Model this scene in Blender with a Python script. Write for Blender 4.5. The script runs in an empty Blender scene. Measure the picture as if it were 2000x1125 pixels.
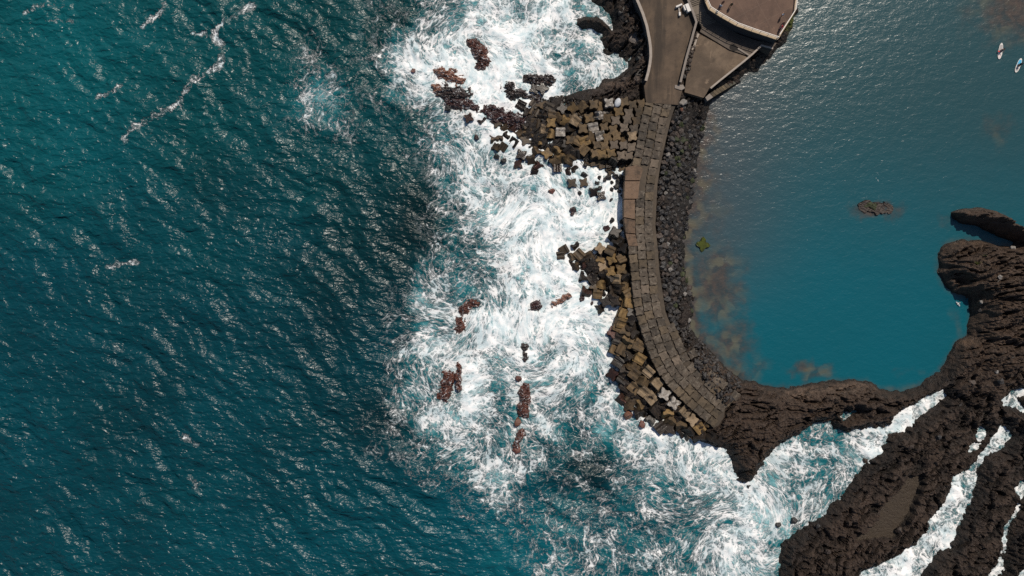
import bpy, bmesh, math, random
import numpy as np
from mathutils import Vector, Matrix, Euler

random.seed(7)
RNG = np.random.default_rng(7)
scene = bpy.context.scene
COL = scene.collection
CAM_H = 140.0                      # drone height in metres; one photo pixel is 0.1 m on the water


def P(px, py, z=0.0):
    """photo pixel on the plane at height z -> world point"""
    k = (CAM_H - z) / CAM_H * 0.1
    return Vector(((px - 1000.0) * k, (562.5 - py) * k, z))


def P2(pts, z=0.0):
    return np.array([[P(x, y, z).x, P(x, y, z).y] for x, y in pts])


# ------------------------------------------------------------------ tagging
def tag(o, label=None, cat=None, group=None, kind=None):
    if label: o['label'] = label
    if cat: o['category'] = cat
    if group: o['group'] = group
    if kind: o['kind'] = kind
    return o


def link(name, me, mat=None, parent=None):
    o = bpy.data.objects.new(name, me)
    COL.objects.link(o)
    if mat is not None and me is not None and len(me.materials) == 0:
        me.materials.append(mat)
    if parent is not None:
        o.parent = parent
    return o


def empty(name, loc=(0, 0, 0), rz=0.0):
    o = bpy.data.objects.new(name, None)
    o.empty_display_size = 0.3
    COL.objects.link(o)
    o.location = loc
    o.rotation_euler = (0, 0, rz)
    return o


def bm_obj(name, bm, mat, parent=None, smooth=False):
    me = bpy.data.meshes.new(name)
    bmesh.ops.recalc_face_normals(bm, faces=bm.faces)
    bm.to_mesh(me)
    bm.free()
    if smooth:
        me.polygons.foreach_set('use_smooth', [True] * len(me.polygons))
    return link(name, me, mat, parent)


# ------------------------------------------------------------------ numpy noise
_perm = RNG.permutation(512)
_ang = RNG.random(512) * 2 * np.pi
_gx, _gy = np.cos(_ang), np.sin(_ang)


def perlin(x, y, seed=0):
    xi = np.floor(x).astype(np.int64); yi = np.floor(y).astype(np.int64)
    xf = x - xi; yf = y - yi
    u = xf ** 3 * (xf * (xf * 6 - 15) + 10)
    v = yf ** 3 * (yf * (yf * 6 - 15) + 10)

    def g(ix, iy, dx, dy):
        h = _perm[(_perm[(ix + seed * 37) & 511] + iy + seed * 101) & 511]
        return _gx[h] * dx + _gy[h] * dy
    a = g(xi, yi, xf, yf); b = g(xi + 1, yi, xf - 1, yf)
    c = g(xi, yi + 1, xf, yf - 1); d = g(xi + 1, yi + 1, xf - 1, yf - 1)
    return (a + u * (b - a) + v * ((c + u * (d - c)) - (a + u * (b - a)))) * 1.5


def fbm(x, y, octv=4, seed=0, gain=0.5, ridged=False):
    t = np.zeros_like(x); amp = 1.0; tot = 0.0; f = 1.0
    for i in range(octv):
        n = perlin(x * f, y * f, seed + i)
        if ridged: n = 1.0 - 2.0 * np.abs(n)
        t += n * amp; tot += amp; amp *= gain; f *= 2.03
    return t / tot


def sstep(a, b, x):
    t = np.clip((x - a) / (b - a), 0, 1)
    return t * t * (3 - 2 * t)


def sdist(poly, X, Y):
    """signed distance to polygon, positive inside"""
    d = np.full(X.shape, 1e9); inside = np.zeros(X.shape, bool)
    n = len(poly)
    for i in range(n):
        x0, y0 = poly[i]; x1, y1 = poly[(i + 1) % n]
        ex, ey = x1 - x0, y1 - y0
        L = ex * ex + ey * ey + 1e-12
        t = np.clip(((X - x0) * ex + (Y - y0) * ey) / L, 0, 1)
        d = np.minimum(d, (X - x0 - t * ex) ** 2 + (Y - y0 - t * ey) ** 2)
        c = ((y0 > Y) != (y1 > Y)) & (X < (x1 - x0) * (Y - y0) / (y1 - y0 + 1e-12) + x0)
        inside ^= c
    d = np.sqrt(d)
    return np.where(inside, d, -d)


def pdist(line, X, Y):
    d = np.full(X.shape, 1e9)
    for (x0, y0), (x1, y1) in zip(line[:-1], line[1:]):
        ex, ey = x1 - x0, y1 - y0
        L = ex * ex + ey * ey + 1e-12
        t = np.clip(((X - x0) * ex + (Y - y0) * ey) / L, 0, 1)
        d = np.minimum(d, (X - x0 - t * ex) ** 2 + (Y - y0 - t * ey) ** 2)
    return np.sqrt(d)


def in_poly(poly, x, y):
    c = False
    n = len(poly)
    for i in range(n):
        x0, y0 = poly[i]; x1, y1 = poly[(i + 1) % n]
        if (y0 > y) != (y1 > y) and x < (x1 - x0) * (y - y0) / (y1 - y0 + 1e-12) + x0:
            c = not c
    return c


# ------------------------------------------------------------------ node builder
class NT:
    def __init__(s, name):
        s.mat = bpy.data.materials.new(name); s.mat.use_nodes = True
        s.t = s.mat.node_tree; s.t.nodes.clear()
        s.out = s.t.nodes.new('ShaderNodeOutputMaterial')

    def new(s, ty, **kw):
        n = s.t.nodes.new(ty)
        for k, v in kw.items(): setattr(n, k, v)
        return n

    def put(s, sock, v):
        if v is None: return
        if hasattr(v, 'links'): s.t.links.new(v, sock)
        else:
            if isinstance(v, (tuple, list)) and len(v) == 3 and sock.type == 'RGBA': v = (*v, 1)
            sock.default_value = v

    def m(s, op, a, b=0.0, c=None, clamp=False):
        n = s.new('ShaderNodeMath', operation=op, use_clamp=clamp)
        s.put(n.inputs[0], a); s.put(n.inputs[1], b)
        if c is not None: s.put(n.inputs[2], c)
        return n.outputs[0]

    def vm(s, op, a, b=None, scale=None):
        n = s.new('ShaderNodeVectorMath', operation=op)
        s.put(n.inputs[0], a)
        if b is not None: s.put(n.inputs[1], b)
        if scale is not None: s.put(n.inputs['Scale'], scale)
        return n.outputs[0]

    def mix(s, f, a, b):
        n = s.new('ShaderNodeMix', data_type='RGBA')
        s.put(n.inputs['Factor'], f)
        s.put(n.inputs[6], a); s.put(n.inputs[7], b)
        return n.outputs[2]

    def smooth(s, x, lo, hi, a=0.0, b=1.0):
        n = s.new('ShaderNodeMapRange', interpolation_type='SMOOTHSTEP')
        s.put(n.inputs[0], x); s.put(n.inputs[1], lo); s.put(n.inputs[2], hi)
        s.put(n.inputs[3], a); s.put(n.inputs[4], b)
        return n.outputs[0]

    def noise(s, vec, scale, detail=4, rough=0.5, dist=0.0, col=False, dim='3D', ridged=False):
        n = s.new('ShaderNodeTexNoise', noise_dimensions=dim)
        if ridged: n.noise_type = 'RIDGED_MULTIFRACTAL'
        s.put(n.inputs['Vector'], vec)
        n.inputs['Scale'].default_value = scale; n.inputs['Detail'].default_value = detail
        n.inputs['Roughness'].default_value = rough; n.inputs['Distortion'].default_value = dist
        return n.outputs[1] if col else n.outputs[0]

    def vor(s, vec, scale, feature='F1', out='Distance', rnd=1.0, dim='3D'):
        n = s.new('ShaderNodeTexVoronoi', feature=feature, voronoi_dimensions=dim)
        s.put(n.inputs['Vector'], vec)
        n.inputs['Scale'].default_value = scale; n.inputs['Randomness'].default_value = rnd
        return n.outputs[out]

    def attr(s, name, out='Fac'):
        return s.new('ShaderNodeAttribute', attribute_name=name).outputs[out]

    def pos(s): return s.new('ShaderNodeNewGeometry').outputs['Position']
    def obj(s): return s.new('ShaderNodeTexCoord').outputs['Object']
    def rnd(s): return s.new('ShaderNodeObjectInfo').outputs['Random']

    def bump(s, h, strength=0.5, dist=0.1, prev=None):
        n = s.new('ShaderNodeBump')
        n.inputs['Strength'].default_value = strength; n.inputs['Distance'].default_value = dist
        s.put(n.inputs['Height'], h)
        if prev is not None: s.put(n.inputs['Normal'], prev)
        return n.outputs[0]

    def bsdf(s, col, rough=0.6, normal=None, ior=1.5, spec=0.5, metal=0.0):
        n = s.new('ShaderNodeBsdfPrincipled')
        s.put(n.inputs['Base Color'], col); s.put(n.inputs['Roughness'], rough)
        n.inputs['IOR'].default_value = ior
        s.put(n.inputs['Specular IOR Level'], spec)
        n.inputs['Metallic'].default_value = metal
        if normal is not None: s.put(n.inputs['Normal'], normal)
        s.t.links.new(n.outputs[0], s.out.inputs[0])
        return s.mat


def simple(name, col, rough=0.7, var=0.25, scale=3.0, bump=0.3, bdist=0.03):
    n = NT(name)
    p = n.obj()
    f = n.noise(p, scale, 5, 0.6)
    c = n.mix(f, tuple(v * (1 - var) for v in col), tuple(v * (1 + var) for v in col))
    b = n.bump(n.noise(p, scale * 4, 4, 0.6), bump, bdist)
    return n.bsdf(c, rough, b)


def concrete(name, c0, c1, stain=(0.012, 0.010, 0.008), stain_amt=0.5, pale=None, pale_amt=0.0, rough=0.75, green=0.0):
    """weathered block concrete: mottled, dirty, with per object tone"""
    n = NT(name)
    p = n.vm('ADD', n.obj(), n.vm('SCALE', n.new('ShaderNodeObjectInfo').outputs['Location'], scale=3.7))
    c = n.mix(n.smooth(n.noise(p, 1.6, 6, 0.65), 0.3, 0.7), c0, c1)
    r = n.rnd()
    c = n.mix(n.m('MULTIPLY', r, 0.8), c, tuple(v * 0.62 for v in c0))
    d = n.smooth(n.noise(p, 2.6, 7, 0.7), 0.5, 0.72)
    c = n.mix(n.m('MULTIPLY', d, stain_amt), c, stain)
    if pale:
        q = n.smooth(n.noise(p, 1.9, 6, 0.6, 0.6), 0.5, 0.62)
        c = n.mix(n.m('MULTIPLY', q, pale_amt), c, pale)
    if green:
        q = n.smooth(n.noise(p, 1.3, 5, 0.6), 0.42, 0.62)
        c = n.mix(n.m('MULTIPLY', q, green), c, (0.035, 0.045, 0.006))
    c = n.mix(n.smooth(n.noise(n.pos(), 0.22, 5, 0.65), 0.45, 0.68, 0, 0.55), c, (0.022, 0.018, 0.012))
    sp_ = n.new('ShaderNodeSeparateXYZ'); n.put(sp_.inputs[0], n.pos())
    wet = n.smooth(n.m('ADD', sp_.outputs[2], n.m('MULTIPLY', n.m('SUBTRACT', n.noise(n.pos(), 0.8, 4, 0.6), 0.5), 1.6)), 0.5, 1.35, 1, 0)
    c = n.mix(n.m('MULTIPLY', wet, 0.0 if name == 'block_green' else 0.7), c, (0.016, 0.011, 0.008))
    c = n.mix(n.smooth(n.m('ADD', n.noise(p, 0.9, 6, 0.7), n.m('MULTIPLY', r, 0.15)), 0.60, 0.72, 0, 0.55), c, (0.012, 0.010, 0.008))
    rough = n.m('SUBTRACT', rough, n.m('MULTIPLY', wet, 0.25))
    b = n.bump(n.noise(p, 9, 6, 0.65), 0.6, 0.06)
    b = n.bump(n.vor(p, 5.0), 0.25, 0.05, b)
    return n.bsdf(c, rough, b, spec=0.35)


# ------------------------------------------------------------------ light, camera
SUN_EL, SUN_AZ = math.radians(54), math.atan2(0.43, 0.90)      # azimuth measured from +Y towards +X
world = bpy.data.worlds.new('World'); scene.world = world; world.use_nodes = True
wn = world.node_tree; wn.nodes.clear()
sky = wn.nodes.new('ShaderNodeTexSky'); sky.sky_type = 'NISHITA'; sky.sun_disc = False
sky.sun_elevation = SUN_EL; sky.sun_rotation = SUN_AZ
bg = wn.nodes.new('ShaderNodeBackground'); bg.inputs[1].default_value = 0.075
wo = wn.nodes.new('ShaderNodeOutputWorld')
wn.links.new(sky.outputs[0], bg.inputs[0]); wn.links.new(bg.outputs[0], wo.inputs[0])
sl = bpy.data.lights.new('sun', 'SUN'); sl.energy = 4.0; sl.angle = math.radians(0.5); sl.color = (1.0, 0.91, 0.79)
so = bpy.data.objects.new('sun', sl); COL.objects.link(so)
sdir = Vector((math.cos(SUN_EL) * math.sin(SUN_AZ), math.cos(SUN_EL) * math.cos(SUN_AZ), math.sin(SUN_EL)))
so.rotation_euler = sdir.to_track_quat('Z', 'Y').to_euler()
so.location = sdir * 200
cd = bpy.data.cameras.new('camera'); cam = bpy.data.objects.new('camera', cd); COL.objects.link(cam)
cam.location = (0, 0, CAM_H); cam.rotation_euler = (0, 0, 0)
cd.sensor_width = 36; cd.lens = 36 * CAM_H / 200.0; cd.clip_end = 5000
scene.camera = cam
scene.view_settings.view_transform = 'Standard'; scene.view_settings.look = 'None'
scene.view_settings.exposure = 0.0; scene.view_settings.gamma = 1.0
scene.cycles.use_denoising = False
scene.cycles.max_bounces = 4; scene.cycles.diffuse_bounces = 2; scene.cycles.glossy_bounces = 2
scene.cycles.caustics_reflective = False; scene.cycles.caustics_refractive = False

# ================================================================== WATER
FOAM = """
0011357768660000000
1014677897670000000
2127899887566000000
3114779998475000000
3211258899800000000
1101357999900000000
0000157677999000000
0000047678789000000
0000137899999000000
0000133788888000000
0000343689980000000
0001654688999000000
0002558989989000000
0002766886878000000
0003568677867000000
0004569465457800000
0012576466356887000
0012355453336678888
0000225742214657866
0000011512323544687
0000001123223235789
0000000114344455779
0000000015433345887
""".split()
FG = np.array([[int(c) for c in r] for r in FOAM], float) / 9.0


def grid_lookup(px, py):
    gx = np.clip((px - 625) / 50.0, 0, FG.shape[1] - 1.001)
    gy = np.clip((py - 25) / 50.0, 0, FG.shape[0] - 1.001)
    ix, iy = gx.astype(int), gy.astype(int)
    fx, fy = gx - ix, gy - iy
    fx = fx * fx * (3 - 2 * fx); fy = fy * fy * (3 - 2 * fy)
    a = FG[iy, ix] * (1 - fx) + FG[iy, ix + 1] * fx
    b = FG[iy + 1, ix] * (1 - fx) + FG[iy + 1, ix + 1] * fx
    return a * (1 - fy) + b * fy


MAIN = [(1345, 640), (1365, 660), (1388, 682), (1410, 712), (1440, 737), (1480, 752), (1540, 757), (1580, 750), (1630, 743), (1690, 743), (1720, 758), (1760, 760), (1800, 750),
        (1830, 727), (1848, 702), (1868, 668), (1890, 652), (1896, 612), (1892, 582), (1862, 573), (1842, 556), (1832, 530), (1834, 500), (1846, 477), (1880, 467), (1920, 471),
        (1950, 480), (2000, 472), (2400, 440), (2400, 1400), (1520, 1400), (1400, 1000), (1436, 932), (1428, 905), (1415, 882), (1385, 868), (1340, 850), (1290, 825), (1240, 800),
        (1212, 780), (1212, 700), (1205, 640), (1225, 600), (1180, 570), (1150, 560), (1125, 520), (1112, 500), (1150, 495), (1190, 480), (1225, 470), (1222, 400), (1225, 330),
        (1160, 325), (1100, 312), (1040, 295), (1005, 258), (1030, 205), (1062, 190), (1100, 184), (1125, 179), (1150, 173), (1168, 166), (1172, 159), (1185, 153), (1200, 150),
        (1212, 142), (1222, 133), (1222, 125), (1215, 118), (1205, 112), (1190, 107), (1180, 105), (1177, 98), (1178, 86), (1174, 78), (1177, 70), (1175, 65), (1162, 62), (1152, 55),
        (1138, 56), (1125, 49), (1130, 38), (1145, 31), (1165, 31), (1174, 35), (1182, 46), (1196, 58), (1198, 50), (1188, 30), (1178, 22), (1175, 15), (1152, 0), (1140, -60), (1120, -240),
        (1600, -240), (1560, -60), (1557, 0), (1555, 25), (1548, 42), (1545, 60), (1535, 80), (1520, 92), (1508, 108), (1490, 125), (1475, 140), (1462, 143), (1445, 158), (1415, 180), (1385, 200),
        (1378, 225), (1370, 260), (1362, 300), (1356, 340), (1350, 380), (1343, 430), (1334, 480), (1330, 510), (1338, 545), (1352, 575), (1350, 610)]
CHAN_A = [(1440, 960), (1462, 942), (1480, 925), (1490, 900), (1510, 880), (1525, 865), (1560, 845), (1590, 825), (1622, 820),
          (1628, 836), (1650, 843), (1680, 838), (1700, 832), (1735, 834), (1742, 822), (1760, 803), (1800, 779), (1838, 763),
          (1846, 772), (1815, 795), (1790, 818), (1765, 838), (1742, 844), (1735, 857), (1715, 885), (1682, 915), (1660, 942),
          (1640, 970), (1610, 1000), (1580, 1025), (1545, 1048), (1525, 1065), (1508, 1090), (1512, 1125), (1520, 1400), (1380, 1400), (1400, 1000)]
CHAN_B = [(1955, 826), (1976, 850), (1955, 880), (1928, 888), (1914, 898), (1912, 915), (1905, 950), (1890, 985), (1875, 1020),
          (1860, 1050), (1850, 1066), (1830, 1080), (1810, 1100), (1795, 1130), (1770, 1400), (1600, 1400), (1660, 1200), (1680, 1115), (1720, 1100),
          (1750, 1085), (1785, 1060), (1800, 1045), (1815, 1030), (1811, 1013), (1830, 1000), (1852, 962), (1858, 930), (1885, 920),
          (1905, 897), (1918, 878), (1935, 853)]
CHAN_C = [(1992, 984), (1986, 1000), (1970, 1025), (1962, 1050), (1963, 1080), (1960, 1110), (1938, 1130), (1900, 1400), (1870, 1400), (1912, 1180),
          (1926, 1120), (1944, 1098), (1953, 1070), (1953, 1040), (1964, 1018), (1974, 1003), (1984, 984)]
CHAN_S = [[(1978, 950), (1992, 936), (2008, 940), (2006, 965), (1992, 974), (1984, 962)],
          [(1985, 1125), (1996, 1108), (2020, 1095), (2030, 1160), (1985, 1160)],
          [(1951, 785), (1968, 770), (1985, 760), (2005, 762), (2005, 772), (1988, 778), (1990, 790), (2004, 800), (1996, 804), (1975, 792), (1962, 792)],
          [(1903, 845), (1912, 830), (1922, 835), (1920, 850), (1908, 858)],
          [(1888, 872), (1900, 860), (1912, 868), (1902, 876), (1890, 884)],
          [(1640, 812), (1648, 804), (1672, 805), (1660, 812), (1650, 818)],
          [(1186, 47), (1194, 50), (1198, 54), (1190, 56)]]

VORT = [(868, 118, 70, 1.4), (905, 560, 70, 1.3), (850, 675, 60, -1.2), (1085, 680, 75, 1.5), (1465, 1060, 90, -1.7), (835, 290, 60, 1.0),
        (945, 620, 60, -0.9), (915, 840, 70, 0.9), (985, 350, 80, 0.8), (1080, 430, 80, -0.9), (1390, 950, 60, 1.0), (1590, 900, 70, 0.8),
        (965, 60, 50, -1.0), (1110, 120, 60, 0.9), (1290, 960, 60, -0.8), (1000, 480, 60, 1.0), (1130, 1080, 70, 0.8)]
STREAKS = [([(492, 8), (470, 28), (425, 52), (418, 72), (432, 95), (428, 128), (402, 142), (385, 150), (368, 170), (352, 200), (322, 218), (290, 232), (262, 250), (245, 268)], 8, 0.56),
           ([(325, 8), (310, 28), (275, 52)], 7, 0.48), ([(232, 168), (212, 186), (192, 190)], 6, 0.45), ([(375, 62), (400, 66)], 4, 0.6),
           ([(45, 30), (80, 12), (120, 8)], 4, 0.3), ([(360, 850), (384, 868)], 5, 0.4), ([(372, 932), (384, 948)], 6, 0.45), ([(95, 40), (140, 42)], 4, 0.4),
           ([(210, 520), (268, 512)], 5, 0.36), ([(935, 985), (950, 975)], 6, 0.6), ([(905, 1010), (925, 1008)], 4, 0.6),
           ([(838, 222), (846, 280), (858, 340)], 5, 0.7), ([(600, 190), (650, 235), (665, 250)], 14, 0.45), ([(1700, 835), (1725, 850), (1700, 880)], 22, 1.0),
           ([(1712, 335), (1716, 360)], 6, 0.36), ([(1684, 382), (1692, 386)], 4, 0.36), ([(1715, 388), (1730, 396)], 4, 0.34)]  # lagoon entries: white glint streak and specks painted into the water colour

LAGOON = [(1290, -900), (1310, 120), (1300, 190), (1270, 300), (1256, 450), (1280, 640), (1330, 740), (1450, 785), (1560, 772), (1700, 768), (1780, 768),
          (1850, 735), (1880, 700), (1935, 640), (1930, 570), (1960, 535), (2060, 520), (4000, 520), (9000, 520), (9000, -6000), (1290, -6000)]


def axis(lo, hi, step, far):
    a = list(np.arange(lo, hi + 1e-6, step)); s = step; x = hi; r = []
    while x < far: s *= 1.6; x += s; r.append(x)
    s = step; x = lo; l = []
    while x > -far: s *= 1.6; x -= s; l.append(x)
    return np.array(l[::-1] + a + r)


def build_water():
    ax = axis(-108, 108, 0.33, 900); ay = axis(-63, 63, 0.33, 900)
    X, Y = np.meshgrid(ax, ay)
    px = X * 10 + 1000; py = 562.5 - Y * 10
    lag = sdist(P2(LAGOON), X, Y)
    # ---- foam density
    wx = fbm(px / 55, py / 55, 4, 11) * 34; wy = fbm(px / 55, py / 55, 4, 21) * 34
    d = grid_lookup(px + wx, py + wy)
    bl_ = sstep(1470, 1600, px + (py - 950) * 0.5 + wx) * (py > 700)
    d = d * (1 - bl_) + bl_ * (0.55 + 0.3 * sstep(1650, 1700, px) + 0.25 * sstep(1720, 1780, px) + 0.18 * fbm(px / 30, py / 30, 3, 44))
    d = np.where((px > 1780) & (py > 700), 0.78 + 0.3 * fbm(px / 40, py / 40, 2, 43), d)
    d = np.where(px < 590, d * sstep(540, 600, px), d)
    d = np.where(lag > -1.0, 0, d)
    d = np.where((py < 0) | (py > 1130), d * 0.8, d)
    d = d + fbm(px / 28, py / 28, 3, 41) * 0.16 * sstep(0.1, 0.4, d)
    for line, w, v in STREAKS:
        L = pdist(np.array(line, float), px + fbm(px / 14, py / 14, 3, 5) * 8, py + fbm(px / 14, py / 14, 3, 6) * 8)
        ww = w * (1 + 1.1 * fbm(px / 30, py / 30, 2, 9)) * 0.9
        d = np.maximum(d, v * sstep(1.5, 0.2, L / np.maximum(ww, 1)))
    d = np.clip(d, 0, 1.1)
    # ---- turquoise aeration, broader than the foam
    m = grid_lookup(px + wx * 0.6, py + wy * 0.6)
    m = np.where(px < 590, m * sstep(500, 600, px), m)
    m = np.where((px > 1545) & (py > 700), 0.6, m)
    for cx, cy, r, v in [(630, 200, 60, 0.7), (700, 60, 60, 0.25), (1080, 1060, 110, 0.42), (1240, 780, 60, 0.7), (1130, 760, 60, 0.6), (980, 1080, 90, 0.3), (1200, 1090, 130, 0.35),
                         (1185, 830, 60, 0.75), (905, 565, 40, 0.75), (848, 665, 36, 0.9), (845, 100, 40, 0.85), (1820, 1025, 16, 0.6), (120, 60, 190, 0.12), (280, 150, 150, 0.06), (560, 330, 120, 0.05)]:
        m = np.maximum(m, v * np.exp(-((px - cx) ** 2 + (py - cy) ** 2) / (r * r)))
    m = np.where(lag > -1.0, 0, m)
    # ---- texture flow
    tx, ty = px.copy(), py.copy()
    for cx, cy, r, s in VORT:
        dx, dy = tx - cx, ty - cy
        a = 0.62 * s * np.exp(-(dx * dx + dy * dy) / (r * r))
        ca, sa = np.cos(a), np.sin(a)
        tx, ty = cx + dx * ca - dy * sa, cy + dx * sa + dy * ca
    tx = tx + fbm(px / 120, py / 120, 2, 51) * 16
    ty = ty + fbm(px / 120, py / 120, 2, 61) * 16
    # ---- waves (real geometry)
    ca, sa = math.cos(math.radians(-38)), math.sin(math.radians(-38))
    u = (X * ca + Y * sa); v = (-X * sa + Y * ca)         # u runs along the crests
    bend = fbm(X / 22, Y / 22, 2, 71) * 5
    sea = 1 - sstep(-2, 1, lag)
    out = sea * (1 - sstep(0.25, 0.8, m) * 0.75)
    gust = 0.75 + 0.9 * fbm(X / 16, Y / 16, 3, 141); u2 = X * .94 + Y * .34; v2 = -X * .34 + Y * .94
    z = gust * (fbm(u2 / 7, v2 / 3.2, 3, 151) * 0.30) + gust * (fbm(u / 12, (v + bend) / 5.0, 3, 81, 0.5) * 1.15 + fbm(u / 3.6, (v + bend) / 1.9, 2, 85, 0.5, True) * 0.17 + fbm(X / 1.9, Y / 1.9, 2, 88) * 0.10)
    z = z * out
    z += sea * (1 - out) * (fbm(tx / 46, ty / 46, 3, 91) * 0.7 + fbm(tx / 12, ty / 12, 2, 95, 0.5) * 0.10)
    z += sea * sstep(0.55, 1.0, d) * (0.25 + 0.55 * np.abs(fbm(tx / 30, ty / 30, 3, 99)))
    z += (1 - sea) * (fbm(X / 3.0, Y / 1.8, 3, 101) * 0.035)
    far = np.maximum(np.abs(X) - 108, np.abs(Y) - 63)
    z = np.where(far > 0, z * np.exp(-far / 4), z) - 0.05
    # ---- lagoon tints
    wxx = fbm(px / 40, py / 40, 4, 111) * 26; wyy = fbm(px / 40, py / 40, 4, 113) * 26
    qx, qy = px + wxx, py + wyy
    shoal = np.zeros_like(px)
    for cx, cy, rx, ry, s in [(1360, 330, 36, 160, 1.0), (1395, 560, 75, 110, 0.95), (1430, 670, 60, 70, 0.9), (1480, 720, 36, 36, 0.6), (1400, 400, 46, 160, 0.55), (1365, 240, 50, 60, .7),
                              (1575, 717, 50, 14, 0.9), (1600, 735, 36, 22, 0.8), (1714, 410, 52, 24, 1.15), (1850, 430, 40, 24, 0.5), (1950, 250, 60, 50, 0.55), (1870, 640, 22, 60, 0.5),
                              (2000, 10, 130, 90, 1.0), (1900, 60, 120, 60, 0.35), (1950, 430, 40, 16, 0.5), (1745, 720, 20, 14, 0.35), (1800, 730, 90, 18, .4), (1880, 540, 60, 90, .3)]:
        shoal = np.maximum(shoal, s * np.exp(-(((qx - cx) / rx) ** 2 + ((qy - cy) / ry) ** 2)))
    shore = np.maximum(-sdist(P2(MAIN), X, Y), 0)
    west = sstep(1520, 1440, px) * sstep(120, 260, py)
    shoal = np.maximum(shoal, west * np.exp(-(np.maximum(shore + fbm(px / 22, py / 22, 3, 117) * 2.2, 0) / 4.2) ** 1.3))
    shoal = np.maximum(shoal, 0.6 * np.exp(-shore / 1.3))
    teal = sstep(150, 640, py + (px - 1650) * -0.06 + wxx) * 1.0
    grey = np.exp(-((px - 1395) / 130) ** 2) * sstep(680, 420, py)  # grey sky reflection on the pier side, carried as water colour
    # ---- large sea tone
    tone = 0.45 + fbm(px / 230, py / 230, 3, 121) * 0.24
    for cx, cy, r, s in [(730, 470, 180, -0.26), (650, 620, 140, -0.14), (760, 40, 90, -0.25), (80, 120, 250, 0.4), (1050, 1080, 200, 0.4), (1130, 930, 70, -0.4), (1180, 900, 80, -0.3), (250, 800, 250, -0.1), (760, 820, 90, -.3), (840, 420, 60, -.3)]:
        tone = tone + s * np.exp(-((px - cx) ** 2 + (py - cy) ** 2) / (r * r))
    tone = np.clip(tone, 0, 1)
    green = np.clip(sstep(700, 100, py) + fbm(px / 150, py / 150, 2, 131) * 0.3, 0, 1)

    ny, nx = X.shape
    idx = np.arange(nx * ny).reshape(ny, nx)
    quads = np.stack([idx[:-1, :-1], idx[:-1, 1:], idx[1:, 1:], idx[1:, :-1]], -1).reshape(-1, 4)
    fl = (lag[:-1, :-1] + lag[1:, 1:]).reshape(-1) > 0
    res = []
    for name, sel in (('sea', ~fl), ('lagoon_water', fl)):
        q = quads[sel]
        used, inv = np.unique(q.reshape(-1), return_inverse=True)
        co = np.stack([X.reshape(-1)[used], Y.reshape(-1)[used], z.reshape(-1)[used]], -1)
        me = bpy.data.meshes.new(name)
        me.vertices.add(len(used)); me.vertices.foreach_set('co', co.astype(np.float32).reshape(-1))
        me.loops.add(len(q) * 4); me.loops.foreach_set('vertex_index', inv.astype(np.int32))
        me.polygons.add(len(q)); me.polygons.foreach_set('loop_start', np.arange(0, len(q) * 4, 4, dtype=np.int32))
        me.polygons.foreach_set('use_smooth', np.ones(len(q), bool))
        me.update(calc_edges=True)
        for an, av in (('foam', d), ('milk', m), ('tone', tone), ('shoal', shoal), ('teal', teal), ('sky_sheen', grey), ('greenness', green)):
            a = me.attributes.new(an, 'FLOAT', 'POINT'); a.data.foreach_set('value', av.reshape(-1)[used].astype(np.float32))
        a = me.attributes.new('flow', 'FLOAT_VECTOR', 'POINT')
        fv = np.stack([tx.reshape(-1)[used] * 0.1, ty.reshape(-1)[used] * 0.1, np.zeros(len(used))], -1)
        a.data.foreach_set('vector', fv.astype(np.float32).reshape(-1))
        res.append(me)
    return res


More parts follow.
